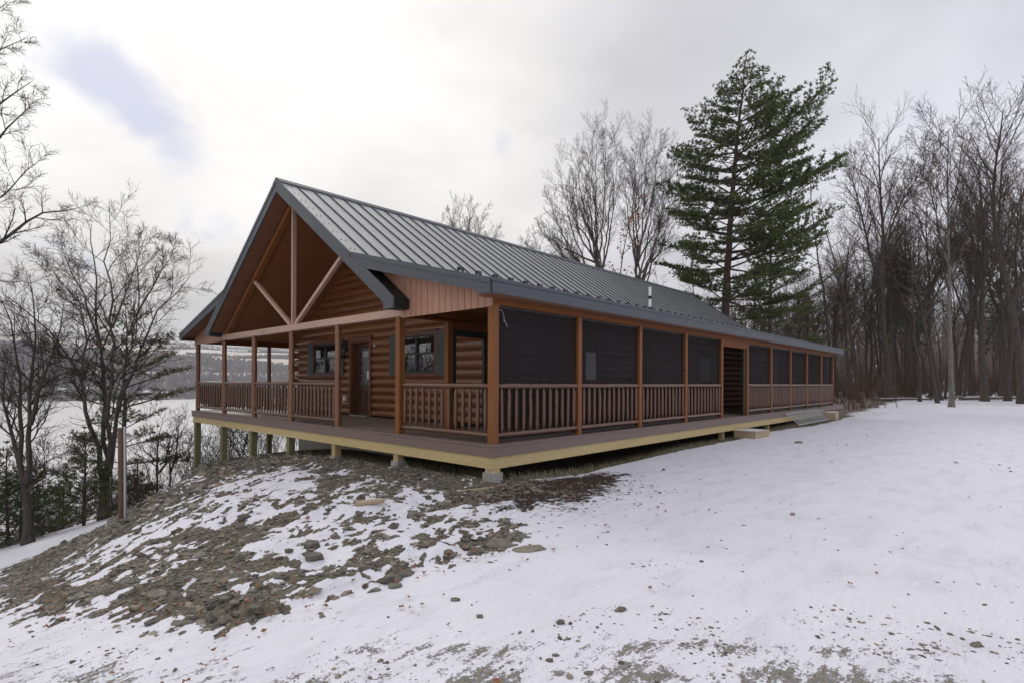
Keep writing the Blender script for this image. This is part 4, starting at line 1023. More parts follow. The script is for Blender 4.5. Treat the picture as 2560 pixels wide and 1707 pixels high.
# hemlock and small evergreens at the left
def ph(t_, az):
    return np.interp(t_, [0, .2, .5, .8, 1], [1.5, 2.2, 2.1, 1.4, .3])*(1+.2*math.cos(az-SA))
pp = P(312, PY, 19.5); zb = gz(pp.x, pp.y)
make_conifer('white_pine', conifer(21, P(312, 765, 19.5).z-zb, 1.2, .13, ph, .70, 4, .13, 8, .0, -.02, 2.2, tw=.020), (pp.x, pp.y, zb), 'layered green pine standing behind the many-stemmed bare tree by the lake', M['needle'])
def ps(t_, az): return np.interp(t_, [0, .3, 1], [1.0, .95, .12])
for i, (px, v, top, lb, sd_, wd) in enumerate(((212, 14.5, 1062, 'young pine between the two large bare trees at left', 31, .78), (18, 14.0, 1098, 'dense dark evergreen at the bottom left picture edge', 32, 1.05), (52, 15.5, 1160, 'second dark evergreen touching the left bare tree trunk', 33, .8), (338, 19, 1170, 'green young pine beside the leaning wooden pole', 34, .8), (372, 23, 1195, 'low young pine left of the first deck post', 35, .9), (160, 17, 1180, 'small pine behind the netting, right of the left tree', 36, .7))):
    pp = P(px, PY, v); zb = gz(pp.x, pp.y); H_ = max(1.2, P(px, top, v).z-zb)
    make_conifer('young_pine', conifer(sd_, H_, .25, .05, lambda t_, az, w=wd: ps(t_, az)*w*1.2, .26, 5, .11, 8, .15, .06, 2.6, tw=.018), (pp.x, pp.y, zb-.1), lb, M['needled'] if i in (1, 2) else M['needle'])

# left bare trees
CB = CF(n=[13, 10, 7], t0=[.08, .12, .12], ang=[.78, .70, .65], len=[.30, .52, .5], taper=[.35, .4, .4], rmax=[.020, .009, .006], rmin=.0036, seg=[.25, .18, .15], wob=.15, up=[.045, .04, .03], sides=[4, 3, 3])
limbs_tree('bare_tree', (262, 1325), 15, [
    (.27, .22, [(262, 1325, 0), (265, 1250, 0), (264, 1190, 0)]),
    (.13, .02, [(262, 1220, 0), (240, 1110, -.3), (222, 1020, -.6), (210, 940, -.9), (175, 880, -1.2), (130, 820, -1.5), (80, 770, -1.8), (20, 740, -2.0)]),
    (.12, .016, [(264, 1200, 0), (262, 1050, .1), (262, 950, .2), (248, 850, .3), (238, 750, .2), (240, 650, .1), (232, 560, 0)]),
    (.12, .015, [(268, 1195, 0), (276, 1050, -.2), (280, 900, -.4), (282, 800, -.6), (275, 700, -.8), (262, 610, -1), (280, 540, -1.1)]),
    (.11, .015, [(272, 1190, 0), (292, 1050, .4), (312, 930, .8), (330, 860, 1.1), (340, 780, 1.4), (352, 700, 1.7), (335, 600, 1.9)]),
    (.09, .012, [(296, 1030, .4), (330, 920, .3), (365, 835, 0), (395, 780, -.3), (428, 720, -.6), (470, 690, -.9)]),
    (.06, .010, [(212, 950, -.9), (218, 850, -1), (205, 760, -1.2), (165, 690, -1.5), (110, 640, -1.8)]),
    (.06, .010, [(250, 860, .3), (215, 780, .8), (190, 700, 1.2), (150, 610, 1.6)]),
    (.05, .010, [(340, 790, 1.4), (385, 710, 1.5), (420, 640, 1.6), (438, 610, 1.7)]),
    (.05, .010, [(281, 820, -.6), (320, 720, -1.0), (360, 640, -1.3), (370, 580, -1.5)]),
    (.05, .010, [(190, 900, -1.1), (130, 875, -1.6), (60, 850, -2.2)])],
    CB, 5, M['bark'], M['twig'], 'large bare tree with many stems spreading from one trunk beside the rubble bank', rk=.62)
limbs_tree('bare_tree', (70, 1388), 13, [
    (.19, .15, [(70, 1388, 0), (66, 1290, 0), (62, 1200, 0)]),
    (.09, .012, [(60, 1215, 0), (40, 1150, .2), (22, 1080, .4), (6, 1000, .6), (12, 930, .8), (-5, 860, 1.0)]),
    (.10, .012, [(62, 1205, 0), (56, 1110, 0), (62, 1040, .1), (48, 960, .2), (38, 880, .3), (20, 800, .4), (5, 740, .5)]),
    (.10, .012, [(66, 1205, 0), (74, 1100, -.3), (78, 1000, -.5), (90, 920, -.6), (85, 830, -.8), (92, 750, -1), (80, 680, -1.2)]),
    (.08, .012, [(76, 1060, -.4), (100, 980, -.7), (125, 900, -1.0), (150, 830, -1.3), (165, 760, -1.5)]),
    (.045, .008, [(72, 1225, 0), (95, 1190, -.5), (125, 1150, -1.0), (160, 1130, -1.4)]),
    (.045, .008, [(78, 1010, -.5), (110, 960, -.2), (150, 930, .2), (190, 915, .5)])],
    CB, 6, M['barkdark'], M['twig'], 'bare tree with dark trunk forking low at the far left above the lower track', rk=.72)
limbs_tree('bare_tree', (-150, 1420), 12, [
    (.24, .20, [(-150, 1420, 0), (-150, 1100, 0), (-155, 800, 0), (-150, 500, 0)]),
    (.09, .012, [(-150, 760, 0), (-60, 660, .3), (10, 580, .5), (60, 547, .6), (120, 535, .7), (165, 505, .8), (205, 510, .9)]),
    (.06, .010, [(-150, 500, 0), (-70, 420, .2), (-10, 350, .4), (30, 315, .5), (62, 290, .6), (70, 250, .6)]),
    (.06, .010, [(-150, 420, 0), (-60, 290, -.2), (0, 240, -.4), (50, 225, -.5), (90, 195, -.6)]),
    (.05, .008, [(-140, 300, 0), (-60, 180, -.2), (0, 120, -.3), (35, 100, -.3), (60, 95, -.3)]),
    (.05, .008, [(-140, 240, 0), (-40, 90, -.2), (5, 40, -.2), (18, 0, -.2)]),
    (.05, .008, [(-140, 640, 0), (-50, 520, -.4), (20, 455, -.6), (70, 440, -.8), (110, 400, -.9)]),
    (.06, .008, [(-150, 860, 0), (-60, 720, .2), (0, 690, .4), (60, 700, .6)])],
    CF(n=[8, 8, 6], t0=[.30, .15, .1], ang=[.7, .65, .7], len=[.26, .45, .5], taper=[.4, .4, .4], rmax=[.018, .010, .006], rmin=.0036, seg=[.25, .15, .12], wob=.14, up=[.08, .08, .04], sides=[4, 3, 3]), 7, M['barkdark'], M['twig'], 'bare branches of a tree reaching in from beyond the left edge', rk=.8)
# bare trees behind the roof
CV = CF(n=[10, 8, 7], t0=[.10, .12, .1], ang=[.50, .60, .6], len=[.36, .46, .5], taper=[.45, .4, .4], rmax=[.018, .009, .007], rmin=.0058, seg=[.45, .3, .25], wob=.08, up=[.08, .06, .03], sides=[4, 3, 3])
def vase(base, v, tips, fork, seed, label, r=.2, leanx=0):
    bx, by = base; rng = random.Random(seed); st = [(r, r*.8, [(bx, by, 0), (bx+leanx*.5, (by+fork)/2, 0), (bx+leanx, fork, 0)])]
    ex = []
    for (x0, y0), (x1, y1) in zip(sorted(tips)[:-1], sorted(tips)[1:]): ex.append(((x0+x1)/2+rng.uniform(-12, 12), (y0+y1)/2+rng.uniform(5, 60)))
    tips = list(tips)+ex
    for i, (tx, ty) in enumerate(tips):
        dv = rng.uniform(-1.8, 1.8); fy_ = fork+rng.uniform(-40, 110); mx = bx+leanx+(tx-bx-leanx)*.62; my = fy_+(ty-fy_)*.45
        st.append((r*.30, .010, [(bx+leanx, fy_, 0), (bx+leanx+(mx-bx-leanx)*.4, fy_+(my-fy_)*.45, dv*.3), (mx, my, dv*.7), ((mx+tx)/2+(tx-mx)*.1, (my+ty)/2, dv*.9), (tx, ty, dv)]))
    return limbs_tree('bare_tree', (bx, by), v, st, CV, seed, M['bark'], M['twig'], label)
vase((1505, 1000), 33, [(1345, 560), (1370, 480), (1400, 430), (1440, 380), (1480, 340), (1515, 315), (1545, 360), (1335, 640), (1420, 450), (1380, 600)], 655, 41, 'wide fan-shaped bare tree rising behind the middle of the roof ridge', .26, -8)
vase((1585, 1000), 34, [(1560, 420), (1590, 360), (1620, 325), (1650, 350), (1680, 400), (1665, 480), (1700, 520)], 690, 42, 'narrower bare tree between the fan-shaped tree and the tallest pine', .24, 5)
vase((1160, 1000), 40, [(1105, 560), (1125, 530), (1150, 512), (1180, 505), (1210, 525), (1245, 565), (1235, 600)], 640, 43, 'small rounded bare crown showing above the roof ridge alone', .2)
vase((1330, 1000), 44, [(1290, 620), (1315, 600), (1345, 610), (1260, 640)], 720, 44, 'low bare crown just above the roof ridge left of the fan-shaped tree', .16)
# oak sprig holding brown leaves
pp = at(1540, 31.5); rng = np.random.default_rng(8); TT, CC = proto(8, 13.2, .09, CF(n=[16, 5, 3], t0=[.45, .2, .2], len=[.13, .45, .5], up=[.03, .02, 0], rmin=.006), 2, wob=.05, lean=(-.02, .0))
V = []; Fc = []; 
for arr in CC.v[::2]:
    for _ in range(2):
        c = arr.mean(0)+rng.normal(0, .10, 3)
        if c[2] < 6.2: continue
        d1 = nrm(rng.normal(0, 1, 3))*.085; d2_ = nrm(np.cross(d1, rng.normal(0, 1, 3)))*.055; n0 = len(V); V += [c-d1, c+d2_, c+d1*1.1, c-d2_]; Fc.append((n0, n0+1, n0+2, n0+3))
ok = make_tree('young_oak', TT, CC, pp, M['bark'], M['twig'], 'slender young oak still holding rusty brown leaves between the bare trees'); N = TR(); N.v = [np.array(V)]; N.f = Fc
c = bpy.data.objects.new('leaves', N.mesh('leaves', M['oakleaf'], False)); col.objects.link(c); c.parent = ok

# forest at the right -------------------------------------------------------
CT = CF(n=[21, 10, 6], t0=[.42, .12, .12], ang=[.66, .62, .6], len=[.30, .46, .48], taper=[.45, .4, .4], rmax=[.055, .020, .013], rmin=.0105, seg=[.8, .5, .35], wob=.10, up=[.13, .08, .05], sides=[5, 3, 3])
CS = CF(n=[14, 6, 4], t0=[.42, .15, .12], ang=[.8, .7, .7], len=[.16, .45, .5], taper=[.4, .4, .4], rmax=[.05, .02, .012], rmin=.011, seg=[.8, .5, .4], wob=.13, up=[.06, .04, .03], sides=[4, 3, 3])
protos = []
def pr(seed, H, r, cfg, maxl, **k): TT, CC = proto(seed, H, r, cfg, maxl, **k); return TT, CC
gtall = 'tall bare trees at the front of the woods'
big = [make_tree('bare_tree', *pr(100+i, 22, .27, CT, 3, wob=.035, lean=ln_, fork=fk), at(px, v), M['barkdark'], M['twigwood'], lb, rz=rz_, sc=1, sz=P(px, top, v).z/24.5) for i, (px, v, top, ln_, fk, rz_, lb) in enumerate((
    (2218, 46, 228, (.02, -.02), [(9, -.3, .35, 11), (12, .3, -.3, 9)], .5, 'tall bare tree with forked dark trunk, first big one right of the cabin'),
    (2462, 44, 300, (0, 0), [(11, .25, .2, 9)], 2.0, 'tall dark bare trunk standing right of the pale trunk'),
    (2556, 40, 168, (0, 0), [(9, .3, -.2, 12), (8, -.35, .2, 11)], 1.2, 'towering bare tree cut by the right picture edge')))]
pale = make_tree('bare_tree', *pr(120, 21, .15, CT, 3, wob=.025, fork=[(11, .15, .25, 9)]), at(2379, 34), M['barkpale'], M['twigwood'], 'pale smooth-barked bare tree at the edge of the snowy yard', rz=1, sz=P(2379, 215, 34).z/23.5)
slim = [make_tree('slender_tree', *pr(130+i, 17, .12, CS, 3, wob=.05, lean=l_), at(px, v), M['barkdark'], M['twigforest'], lb, rz=i) for i, (px, v, l_, lb) in enumerate((
    (2085, 40, (-.05, .03), 'slender dark tree just past the end of the deck'),
    (2148, 42, (.04, .0), 'slender tree between the deck end and the first big forked tree'),
    (2300, 44, (.0, .0), 'slender trunk right of the first big forked tree'),
    (2410, 50, (-.03, .02), 'slender trunk close behind the pale tree')))]
ltree = make_tree('leaning_tree', *pr(140, 14, .13, CS, 2, wob=.02), at(2345, 41), M['barkdark'], M['twigforest'], 'dark thin trunk leaning to the left in front of the woods'); ltree.rotation_euler = Vector((FW.x*.0, 0, 0)); ltree.rotation_mode = 'QUATERNION'; ltree.rotation_quaternion = Matrix.Rotation(-.17, 3, FW).to_quaternion()
bg_t = big+[pale]
rf_ = random.Random(2024)
for i, (px, v, sc_, sz_, lb) in enumerate(((2330, 54, .92, .95, 'bare tree with wide crown behind the pale trunk, on its left'), (2425, 57, .95, 1.0, 'bare tree behind and right of the pale trunk'), (2505, 52, .95, .9, 'bare tree between the dark trunk and the right edge'), (2175, 58, .85, .72, 'bare tree low behind the first slender trunks'), (2040, 52, .8, .62, 'bare tree above the far end of the roof'), (1965, 47, .75, .6, 'bare tree right beside the smaller pine'), (1880, 50, .7, .66, 'bare tree seen through the smaller pine'), (1765, 44, .62, .55, 'bare tree just left of the tall pine trunk'), (1720, 50, .62, .52, 'bare low tree behind the roof ridge, left of the tall pine'), (2275, 50, 1.0, .78, 'dense bare crown just right of the first big forked tree'), (2130, 48, .85, .66, 'bare crown directly above the deck end'), (2395, 62, 1.05, .98, 'dense bare crown right behind the pale tree'), (2520, 46, .9, .86, 'bare tree filling the gap left of the right edge'), (2075, 60, .9, .70, 'bare tree beyond the last roof corner'), (2350, 47, .85, .80, 'bare tree just left of the pale trunk'), (2245, 66, 1.1, .90, 'tall bare tree far behind the first big forked tree'), (2580, 55, 1.0, 1.0, 'bare tree half outside the right picture edge'))):
    place(bg_t[i % 3], at(px, v), i*.9+.3, sc_, sz_, lb)
k = 0
for i in range(150):
    v = 50+62*(i/150)**.9+rf_.uniform(-3, 3); px = rf_.uniform(1905 if v > 56 else 2060, 2790)
    src = slim[i % 4] if rf_.random() < .72 else big[i % 3]
    loc = at(px, v); s_ = rf_.uniform(.82, 1.12) if src in slim else rf_.uniform(.55, .72)
    if px < 2080: s_ *= .8
    zn = [(2080, 'past the far end of the cabin roof'), (2200, 'between the deck end and the big forked tree'), (2320, 'behind the big forked tree and the leaning trunk'), (2440, 'behind the pale-barked tree'), (2560, 'between the dark trunk and the right picture edge'), (9999, 'beyond the right picture edge')]
    zt_n = next(z_ for lim, z_ in zn if px < lim); dp = 'middle distance' if v < 72 else 'deep'
    place(src, loc, rf_.uniform(0, 6.28), s_, rf_.uniform(.9, 1.15), ('slim' if src in slim else 'branchy')+' bare tree '+('in the nearer woods ' if v < 72 else 'deep in the woods ')+zt_n, 'bare woodland trees '+zt_n+(', nearer' if v < 72 else ', deep'))
for i, px in enumerate((1640, 1690, 1750, 1790, 1850, 1900, 1945, 1990)):
    place(slim[i % 4], at(px, 38+((i*37) % 14)), i*1.7, .62+.06*(i % 3), 1, 'thin bare sapling showing above the roof between the pines', 'thin saplings behind the roof')
# far wood behind the numbered trees: an uncountable mass of stems
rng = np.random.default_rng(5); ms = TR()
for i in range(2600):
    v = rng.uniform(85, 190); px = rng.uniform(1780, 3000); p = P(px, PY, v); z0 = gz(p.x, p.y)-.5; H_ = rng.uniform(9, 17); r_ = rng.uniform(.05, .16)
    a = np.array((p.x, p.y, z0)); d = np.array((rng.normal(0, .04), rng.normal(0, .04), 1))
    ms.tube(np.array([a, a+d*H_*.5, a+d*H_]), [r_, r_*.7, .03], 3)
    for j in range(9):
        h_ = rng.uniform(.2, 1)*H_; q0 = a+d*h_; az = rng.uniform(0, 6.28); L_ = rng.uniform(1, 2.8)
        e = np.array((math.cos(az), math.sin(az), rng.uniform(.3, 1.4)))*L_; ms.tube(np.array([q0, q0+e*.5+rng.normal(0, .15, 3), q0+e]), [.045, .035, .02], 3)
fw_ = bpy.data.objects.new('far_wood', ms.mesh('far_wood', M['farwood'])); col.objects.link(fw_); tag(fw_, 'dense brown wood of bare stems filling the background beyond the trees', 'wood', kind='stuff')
# understorey brush in the woods
def brush_mesh(seed, n, H, spread, rmin=.004, fan=.35, lv=2, dens=1):
    rng = np.random.default_rng(seed); t_ = TR()
    c_ = CF(n=[int(7*dens), 4, 3], t0=[.25, .2, .2], ang=[.6, .6, .6], len=[.42, .5, .5], rmax=[.008, .005, .004], rmin=rmin, seg=[.25, .2, .2], wob=.12, up=[.08, .05, 0], sides=[3, 3, 3])
    for i in range(n):
        p = np.array((rng.normal(0, spread), rng.normal(0, spread), -.1)); d = np.array((rng.normal(0, fan), rng.normal(0, fan), 1.)); bp, br_ = polyline(rng, p, d, H*rng.uniform(.5, 1.1), .3, .10, .04, rmin*3.2, rmin); t_.tube(bp, br_, 3); branch(t_, rng, bp, br_, 0, lv, c_)
    return t_
def shrub(tm, loc, label, mt, group=None, sc=1, rz=0, name='bare_shrub'):
    o = bpy.data.objects.new(name, tm.mesh(name, mt)); col.objects.link(o); o.location = loc; o.scale = (sc,)*3; o.rotation_euler.z = rz; return tag(o, label, 'shrub', group)
b1 = shrub(brush_mesh(1, 16, 2.6, .5, .008), at(2112, 31), 'tangle of thin bare saplings at the end of the deck, nearest the step', M['twigred'])
b2 = shrub(brush_mesh(2, 20, 2.2, .7, .008), at(2165, 33), 'tangle of thin bare saplings on the brown bank right of the deck end', M['twigred'])
def cps(src, loc, rz, sc, label, group=None):
    c = src.copy(); col.objects.link(c); c.location = loc; c.rotation_euler.z = rz; c.scale = (sc,)*3; c['label'] = label
    if group: c['group'] = group
    return c
for i in range(22):
    v = rf_.uniform(44, 75); cps((b1, b2)[i % 2], at(rf_.uniform(2060, 2640), v+4), rf_.uniform(0, 6.28), rf_.uniform(1.0, 1.9), 'low bare undergrowth among the trunks of the dark woods', 'undergrowth in the woods')
b3 = shrub(brush_mesh(3, 16, 2.6, .55, .0045, .4, 3), at(560, 20.5), 'bare twiggy bush seen under the deck between the first two green posts', M['twigred'])
b4 = shrub(brush_mesh(4, 12, 3.2, .5, .005, .45, 3), at(655, 19.5), 'bare twiggy bush under the deck beside the third green post', M['twig'])
for i, (px, v, s_, lb) in enumerate(((505, 19.5, .85, 'bare bush close behind the corner deck post'), (610, 21.5, .95, 'bare bush farther back under the middle of the deck'), (700, 22, .9, 'bare bush under the deck near the grey foundation'), (468, 18.8, 1.0, 'bare bush just left of the corner deck post'), (430, 19.6, 1.15, 'bare bush on the bank top left of the corner deck post'), (745, 21, .9, 'thin bush touching the grey foundation edge'), (530, 24, 1.0, 'small bush lower on the slope behind the corner post'))):
    cps((b3, b4)[i % 2], at(px, v), i*1.1, s_, lb)
for i in range(14):
    px = rf_.uniform(85, 400); cps((b3, b4)[i % 2], at(px, 15.5+rf_.uniform(0, 4)), rf_.uniform(0, 6), rf_.uniform(.35, .7), 'low reddish brush along the foot of the bank by the netting', 'brush beside the netting')
limbs_tree('bare_tree', (392, 1285), 19, [(.07, .06, [(392, 1285, 0), (390, 1220, 0), (392, 1180, 0)]), (.045, .008, [(392, 1190, 0), (385, 1130, .2), (400, 1080, .3), (410, 1040, .4)]), (.045, .008, [(393, 1185, 0), (420, 1120, -.2), (455, 1090, -.4), (470, 1050, -.5)]), (.035, .008, [(400, 1160, 0), (440, 1150, -.2), (470, 1110, -.4)]), (.03, .008, [(388, 1150, .2), (365, 1110, .4), (350, 1090, .5)])], CF(n=[8, 6, 5], t0=[.1, .1, .1], len=[.5, .5, .5], rmax=[.02, .01, .006], rmin=.0045, seg=[.2, .15, .12], wob=.14, up=[.08, .05, .03], sides=[4, 3, 3]), 9, M['bark'], M['twig'], 'small crooked bare tree between the pine and the corner deck post')
limbs_tree('bare_tree', (430, 1262), 18.5, [(.06, .05, [(430, 1262, 0), (432, 1220, 0), (425, 1180, 0)]), (.04, .008, [(425, 1185, 0), (440, 1130, .2), (462, 1085, .3), (448, 1045, .4)]), (.035, .008, [(426, 1180, 0), (412, 1120, -.2), (420, 1070, -.4)])], CF(n=[7, 6, 5], t0=[.1, .1, .1], len=[.5, .5, .5], rmax=[.02, .01, .006], rmin=.0045, seg=[.2, .15, .12], wob=.14, up=[.08, .05, .03], sides=[4, 3, 3]), 10, M['bark'], M['twig'], 'second small crooked bare tree nearer the corner deck post')
# trees behind the viewer, seen only as reflections in the panes
for i, (x, y, s_) in enumerate(((-24, 6, .6), (-30, 14, .7), (-22, 19, .6), (-33, -2, .7))):
    place(big[i % 3], (x, y, gz(x, y)), i*1.4, s_, .7, 'bare tree behind the viewpoint, mirrored in the front window panes', 'bare trees mirrored in the windows')

# far woods on the opposite shore
rng = np.random.default_rng(15); fv = []; ff = []; nfv = 0
n_ = 52000; X_ = rng.uniform(-200, 3600, n_); Y_ = shore(X_)+rng.uniform(8, 3300, n_)*rng.uniform(.1, 1, n_)
keep = (woodmask(X_, Y_) > .5); X_, Y_ = X_[keep], Y_[keep]; Z_ = hillh(X_, Y_)
H_ = rng.uniform(7, 14, len(X_)); W_ = rng.uniform(3, 6, len(X_))
for x, y, z, h_, w_ in zip(X_, Y_, Z_, H_, W_):
    a = rng.uniform(0, 3.14); c_, s_ = math.cos(a), math.sin(a); q_ = rng.uniform(.6, 1)
    fv += [(x-w_*c_, y-w_*s_, z+h_*.45), (x+w_*c_, y+w_*s_, z+h_*.5), (x+w_*.3*c_, y, z+h_), (x, y, z-1), (x+w_*s_*q_, y-w_*c_*q_, z+h_*.55), (x-w_*s_, y+w_*c_, z+h_*.5)]
    ff += [(nfv+3, nfv, nfv+2), (nfv+3, nfv+2, nfv+1), (nfv+3, nfv+4, nfv+2), (nfv+3, nfv+2, nfv+5)]; nfv += 6
fwm = MB(); fwm.v = fv; fwm.f = ff; fwm.sm = [False]*len(ff); fwm.mi = [0]*len(ff)
m, t, b = mat('far_bare_wood'); n = t.noise(pos(t), .012, 4); n2_ = t.noise(pos(t), .15, 2)
c = t.mix(n2_, (.16, .14, .145), (.36, .32, .33)); c = t.mix(t.mrange(n, .58, .68, 0, .8), c, (.07, .09, .055)); t.l.new(c, b.inputs['Base Color']); b.inputs['Roughness'].default_value = 1
o = fwm.build('far_shore_wood', m); tag(o, 'grey bare woods covering the hillside across the lake', 'wood', kind='stuff')
# buildings across the lake
def farhouse(px, v, w_, d_, h_, wall, roofm, label, name='lake_house', posts=False, z=None):
    p = P(px, PY, v); zz_ = float(hillh(np.array([p.x]), np.array([p.y]))[0]) if z is None else z
    o = empty(name, (p.x, p.y, zz_), label, 'building')
    part_ = MB()
    if posts:
        for i in range(6): part_.box((p.x-w_/2+i*w_/5.2, p.y-d_/2, zz_), (p.x-w_/2+i*w_/5.2+1.2, p.y-d_/2+1.2, zz_+h_))
        part_.box((p.x-w_/2, p.y, zz_), (p.x+w_/2, p.y+d_/2, zz_+h_))
    else: part_.box((p.x-w_/2, p.y-d_/2, zz_), (p.x+w_/2, p.y+d_/2, zz_+h_))
    part_.build('wall', wall, o)
    r_ = MB(); r_.prism([(p.y-d_/2-1.5, zz_+h_), (p.y+d_/2+1.5, zz_+h_), (p.y, zz_+h_*1.55)], 'x', p.x-w_/2-1.5, p.x+w_/2+1.5); r_.build('roof', roofm, o)
    wn = MB()
    for i in range(3): wn.box((p.x-w_*.32+i*w_*.28, p.y-d_/2-.3, zz_+h_*.35), (p.x-w_*.32+i*w_*.28+w_*.1, p.y-d_/2-.05, zz_+h_*.7))
    if not posts: wn.build('window', M['black'], o)
    return o
MR = plain('red_barn', (.25, .07, .05), .8); MW = plain('snow_covered_roof', (.78, .78, .8), .8, var=.03); MG = plain('pale_green_roof', (.50, .58, .56), .6)
MT = plain('tan_wall', (.45, .36, .27), .8)
def shore_v(px):
    for v in range(900, 4000, 5):
        p = P(px, PY, v)
        if p.y > shore(p.x)+12: return v
    return 2000
farhouse(401, shore_v(401), 38, 16, 13, M['white'], MW, 'white-roofed boathouse on the far shore of the lake', 'boathouse', True)
farhouse(372, shore_v(372)+20, 26, 14, 12, MT, MW, 'gabled house just left of the boathouse across the lake')
for px, dv, lb, wl, rf2, w_ in ((416, 900, 'red-roofed barn in the snowy field across the lake', MT, MR, 70), (590, 1250, 'long pale greenhouse on the far hillside between the porch posts', M['white'], MG, 110), (560, 1150, 'white farmhouse on the far hillside left of the greenhouse', M['white'], MW, 26), (640, 1300, 'small grey farm shed on the far hillside right of the greenhouse', MT, MW, 30), (126, 1000, 'red barn across the lake behind the left bare tree', MT, MR, 50), (60, 900, 'tan farmhouse across the lake at far left', MT, MW, 32), (230, 60, 'small cottage on the far shore behind the many-stemmed tree', MT, MW, 22), (150, 50, 'white cottage at the far waterline near the left tree', M['white'], MG, 20)):
    farhouse(px, shore_v(px)+dv, w_, 18, 9, wl, rf2, lb, 'farm_building' if dv > 100 else 'cottage')

# ------------------------------------------------------------------ loose things
# rubble
rng = np.random.default_rng(3); rv = []; rfc = []; nb = 0
ico = np.array([(0, 0, 1), (.9, 0, .3), (.3, .85, .25), (-.7, .55, .35), (-.75, -.5, .25), (.25, -.9, .3), (.7, .5, -.4), (-.3, .9, -.35), (-.9, 0, -.4), (-.25, -.85, -.4), (.75, -.5, -.35), (0, 0, -.9)], float)
icf = [(0, 1, 2), (0, 2, 3), (0, 3, 4), (0, 4, 5), (0, 5, 1), (11, 7, 6), (11, 8, 7), (11, 9, 8), (11, 10, 9), (11, 6, 10), (1, 6, 2), (2, 6, 7), (2, 7, 3), (3, 7, 8), (3, 8, 4), (4, 8, 9), (4, 9, 5), (5, 9, 10), (5, 10, 1), (1, 10, 6)]
def stone_v(rng, s, flat): 
    v_ = ico*(1+rng.uniform(-.28, .28, (12, 1)))*np.array((s*rng.uniform(.8, 1.5), s*rng.uniform(.6, 1.0), s*flat)); a = rng.uniform(0, 6.28); c_, s_ = math.cos(a), math.sin(a)
    tl = rng.normal(0, .28); v_ = v_ @ np.array(((c_, s_, 0), (-s_, c_, 0), (0, 0, 1))); ct, st_ = math.cos(tl), math.sin(tl); return v_ @ np.array(((ct, 0, -st_), (0, 1, 0), (st_, 0, ct)))
def scatter(n, xr, yr, dens, smin, smax, pw=3.0):
    global nb
    x = rng.uniform(*xr, n); y = rng.uniform(*yr, n); pr_ = dens(x, y); k_ = rng.random(n) < pr_; x, y = x[k_], y[k_]; z = height(x, y)
    for a, b_, c_ in zip(x, y, z):
        s = smin+(smax-smin)*rng.random()**pw; fl = rng.uniform(.12, .35) if rng.random() < .7 else rng.uniform(.4, .8)
        v_ = stone_v(rng, s, fl)+np.array((a, b_, c_+s*fl*.25)); rv.append(v_); rfc.extend([(i+nb, j+nb, k__+nb) for i, j, k__ in icf]); nb += 12
def dn(x, y): return (toedist(x, y) > -.3)*(.02+.98*dirtmask(x, y))*(x < .25)
scatter(52000, (-5.6, .25), (-2.8, 6), dn, .005, .026, 2.2)
scatter(15000, (-5.4, .2), (-2.6, 6), dn, .012, .045, 2.2)
scatter(160, (-5.4, .2), (-2.6, 5), dn, .05, .09, 1.5)
scatter(5000, (-4.4, .3), (4.5, 13.8), lambda x, y: (toedist(x, y) > 0)*.9, .015, .10, 2)
scatter(3000, (.3, 23), (-.55, .8), lambda x, y: (y > -.42)*.7, .015, .05, 3)
def toned(me_, n12):
    a_ = me_.attributes.new('tone', 'FLOAT', 'POINT'); a_.data.foreach_set('value', np.repeat(rng.random(n12), 12).astype(np.float32)); return me_
rk = TR(); rk.v = rv; rk.f = rfc; rk.n = nb
o = bpy.data.objects.new('rubble', toned(rk.mesh('rubble', M['rock'], False), nb//12)); col.objects.link(o); tag(o, 'grey broken shale and clods covering the bank below the front deck', 'rubble', kind='stuff')
rv = []; rfc = []; nb = 0
def dn2(x, y):
    v = (x-CAM.x)*FW.x+(y-CAM.y)*FW.y; u_ = (x-CAM.x)*RT.x+(y-CAM.y)*RT.y; cl = sstep(.5, .68, fbm(x*1.6, y*1.6, 3, 81))
    return (toedist(x, y) < 0)*(.03+.9*cl)*(.10+.90*sstep(4.4, 2.9, v))*(v > 1.5)
scatter(46000, (-6, 1.5), (-9.5, 1), dn2, .003, .018, 3)
scatter(9000, (-5.5, 4), (-8.5, 0), lambda x, y: (toedist(x, y) < 0)*sstep(3.7, 2.9, (x-CAM.x)*FW.x+(y-CAM.y)*FW.y+(fbm(x, y, 3, 91)-.5)*1.2)*.5*sstep(.45, .6, fbm(x*2, y*2, 2, 92)), .006, .024, 2)
scatter(1500, (-.6, 1.8), (-2.4, -.3), lambda x, y: np.exp(-((x-.4)/1.3)**2-((y+1.2)/.7)**2)*.7, .008, .03, 2)
scatter(2200, (-3, 14), (-14, -1), lambda x, y: (toedist(x, y) < 0)*sstep(.52, .66, fbm(x*.8, y*.8, 3, 83))*.30, .012, .045, 3)
rk = TR(); rk.v = rv; rk.f = rfc; rk.n = nb
o = bpy.data.objects.new('gravel', toned(rk.mesh('gravel', M['rock'], False), nb//12)); col.objects.link(o); tag(o, 'small stones and grit scattered over the snow-covered track', 'gravel', kind='stuff')
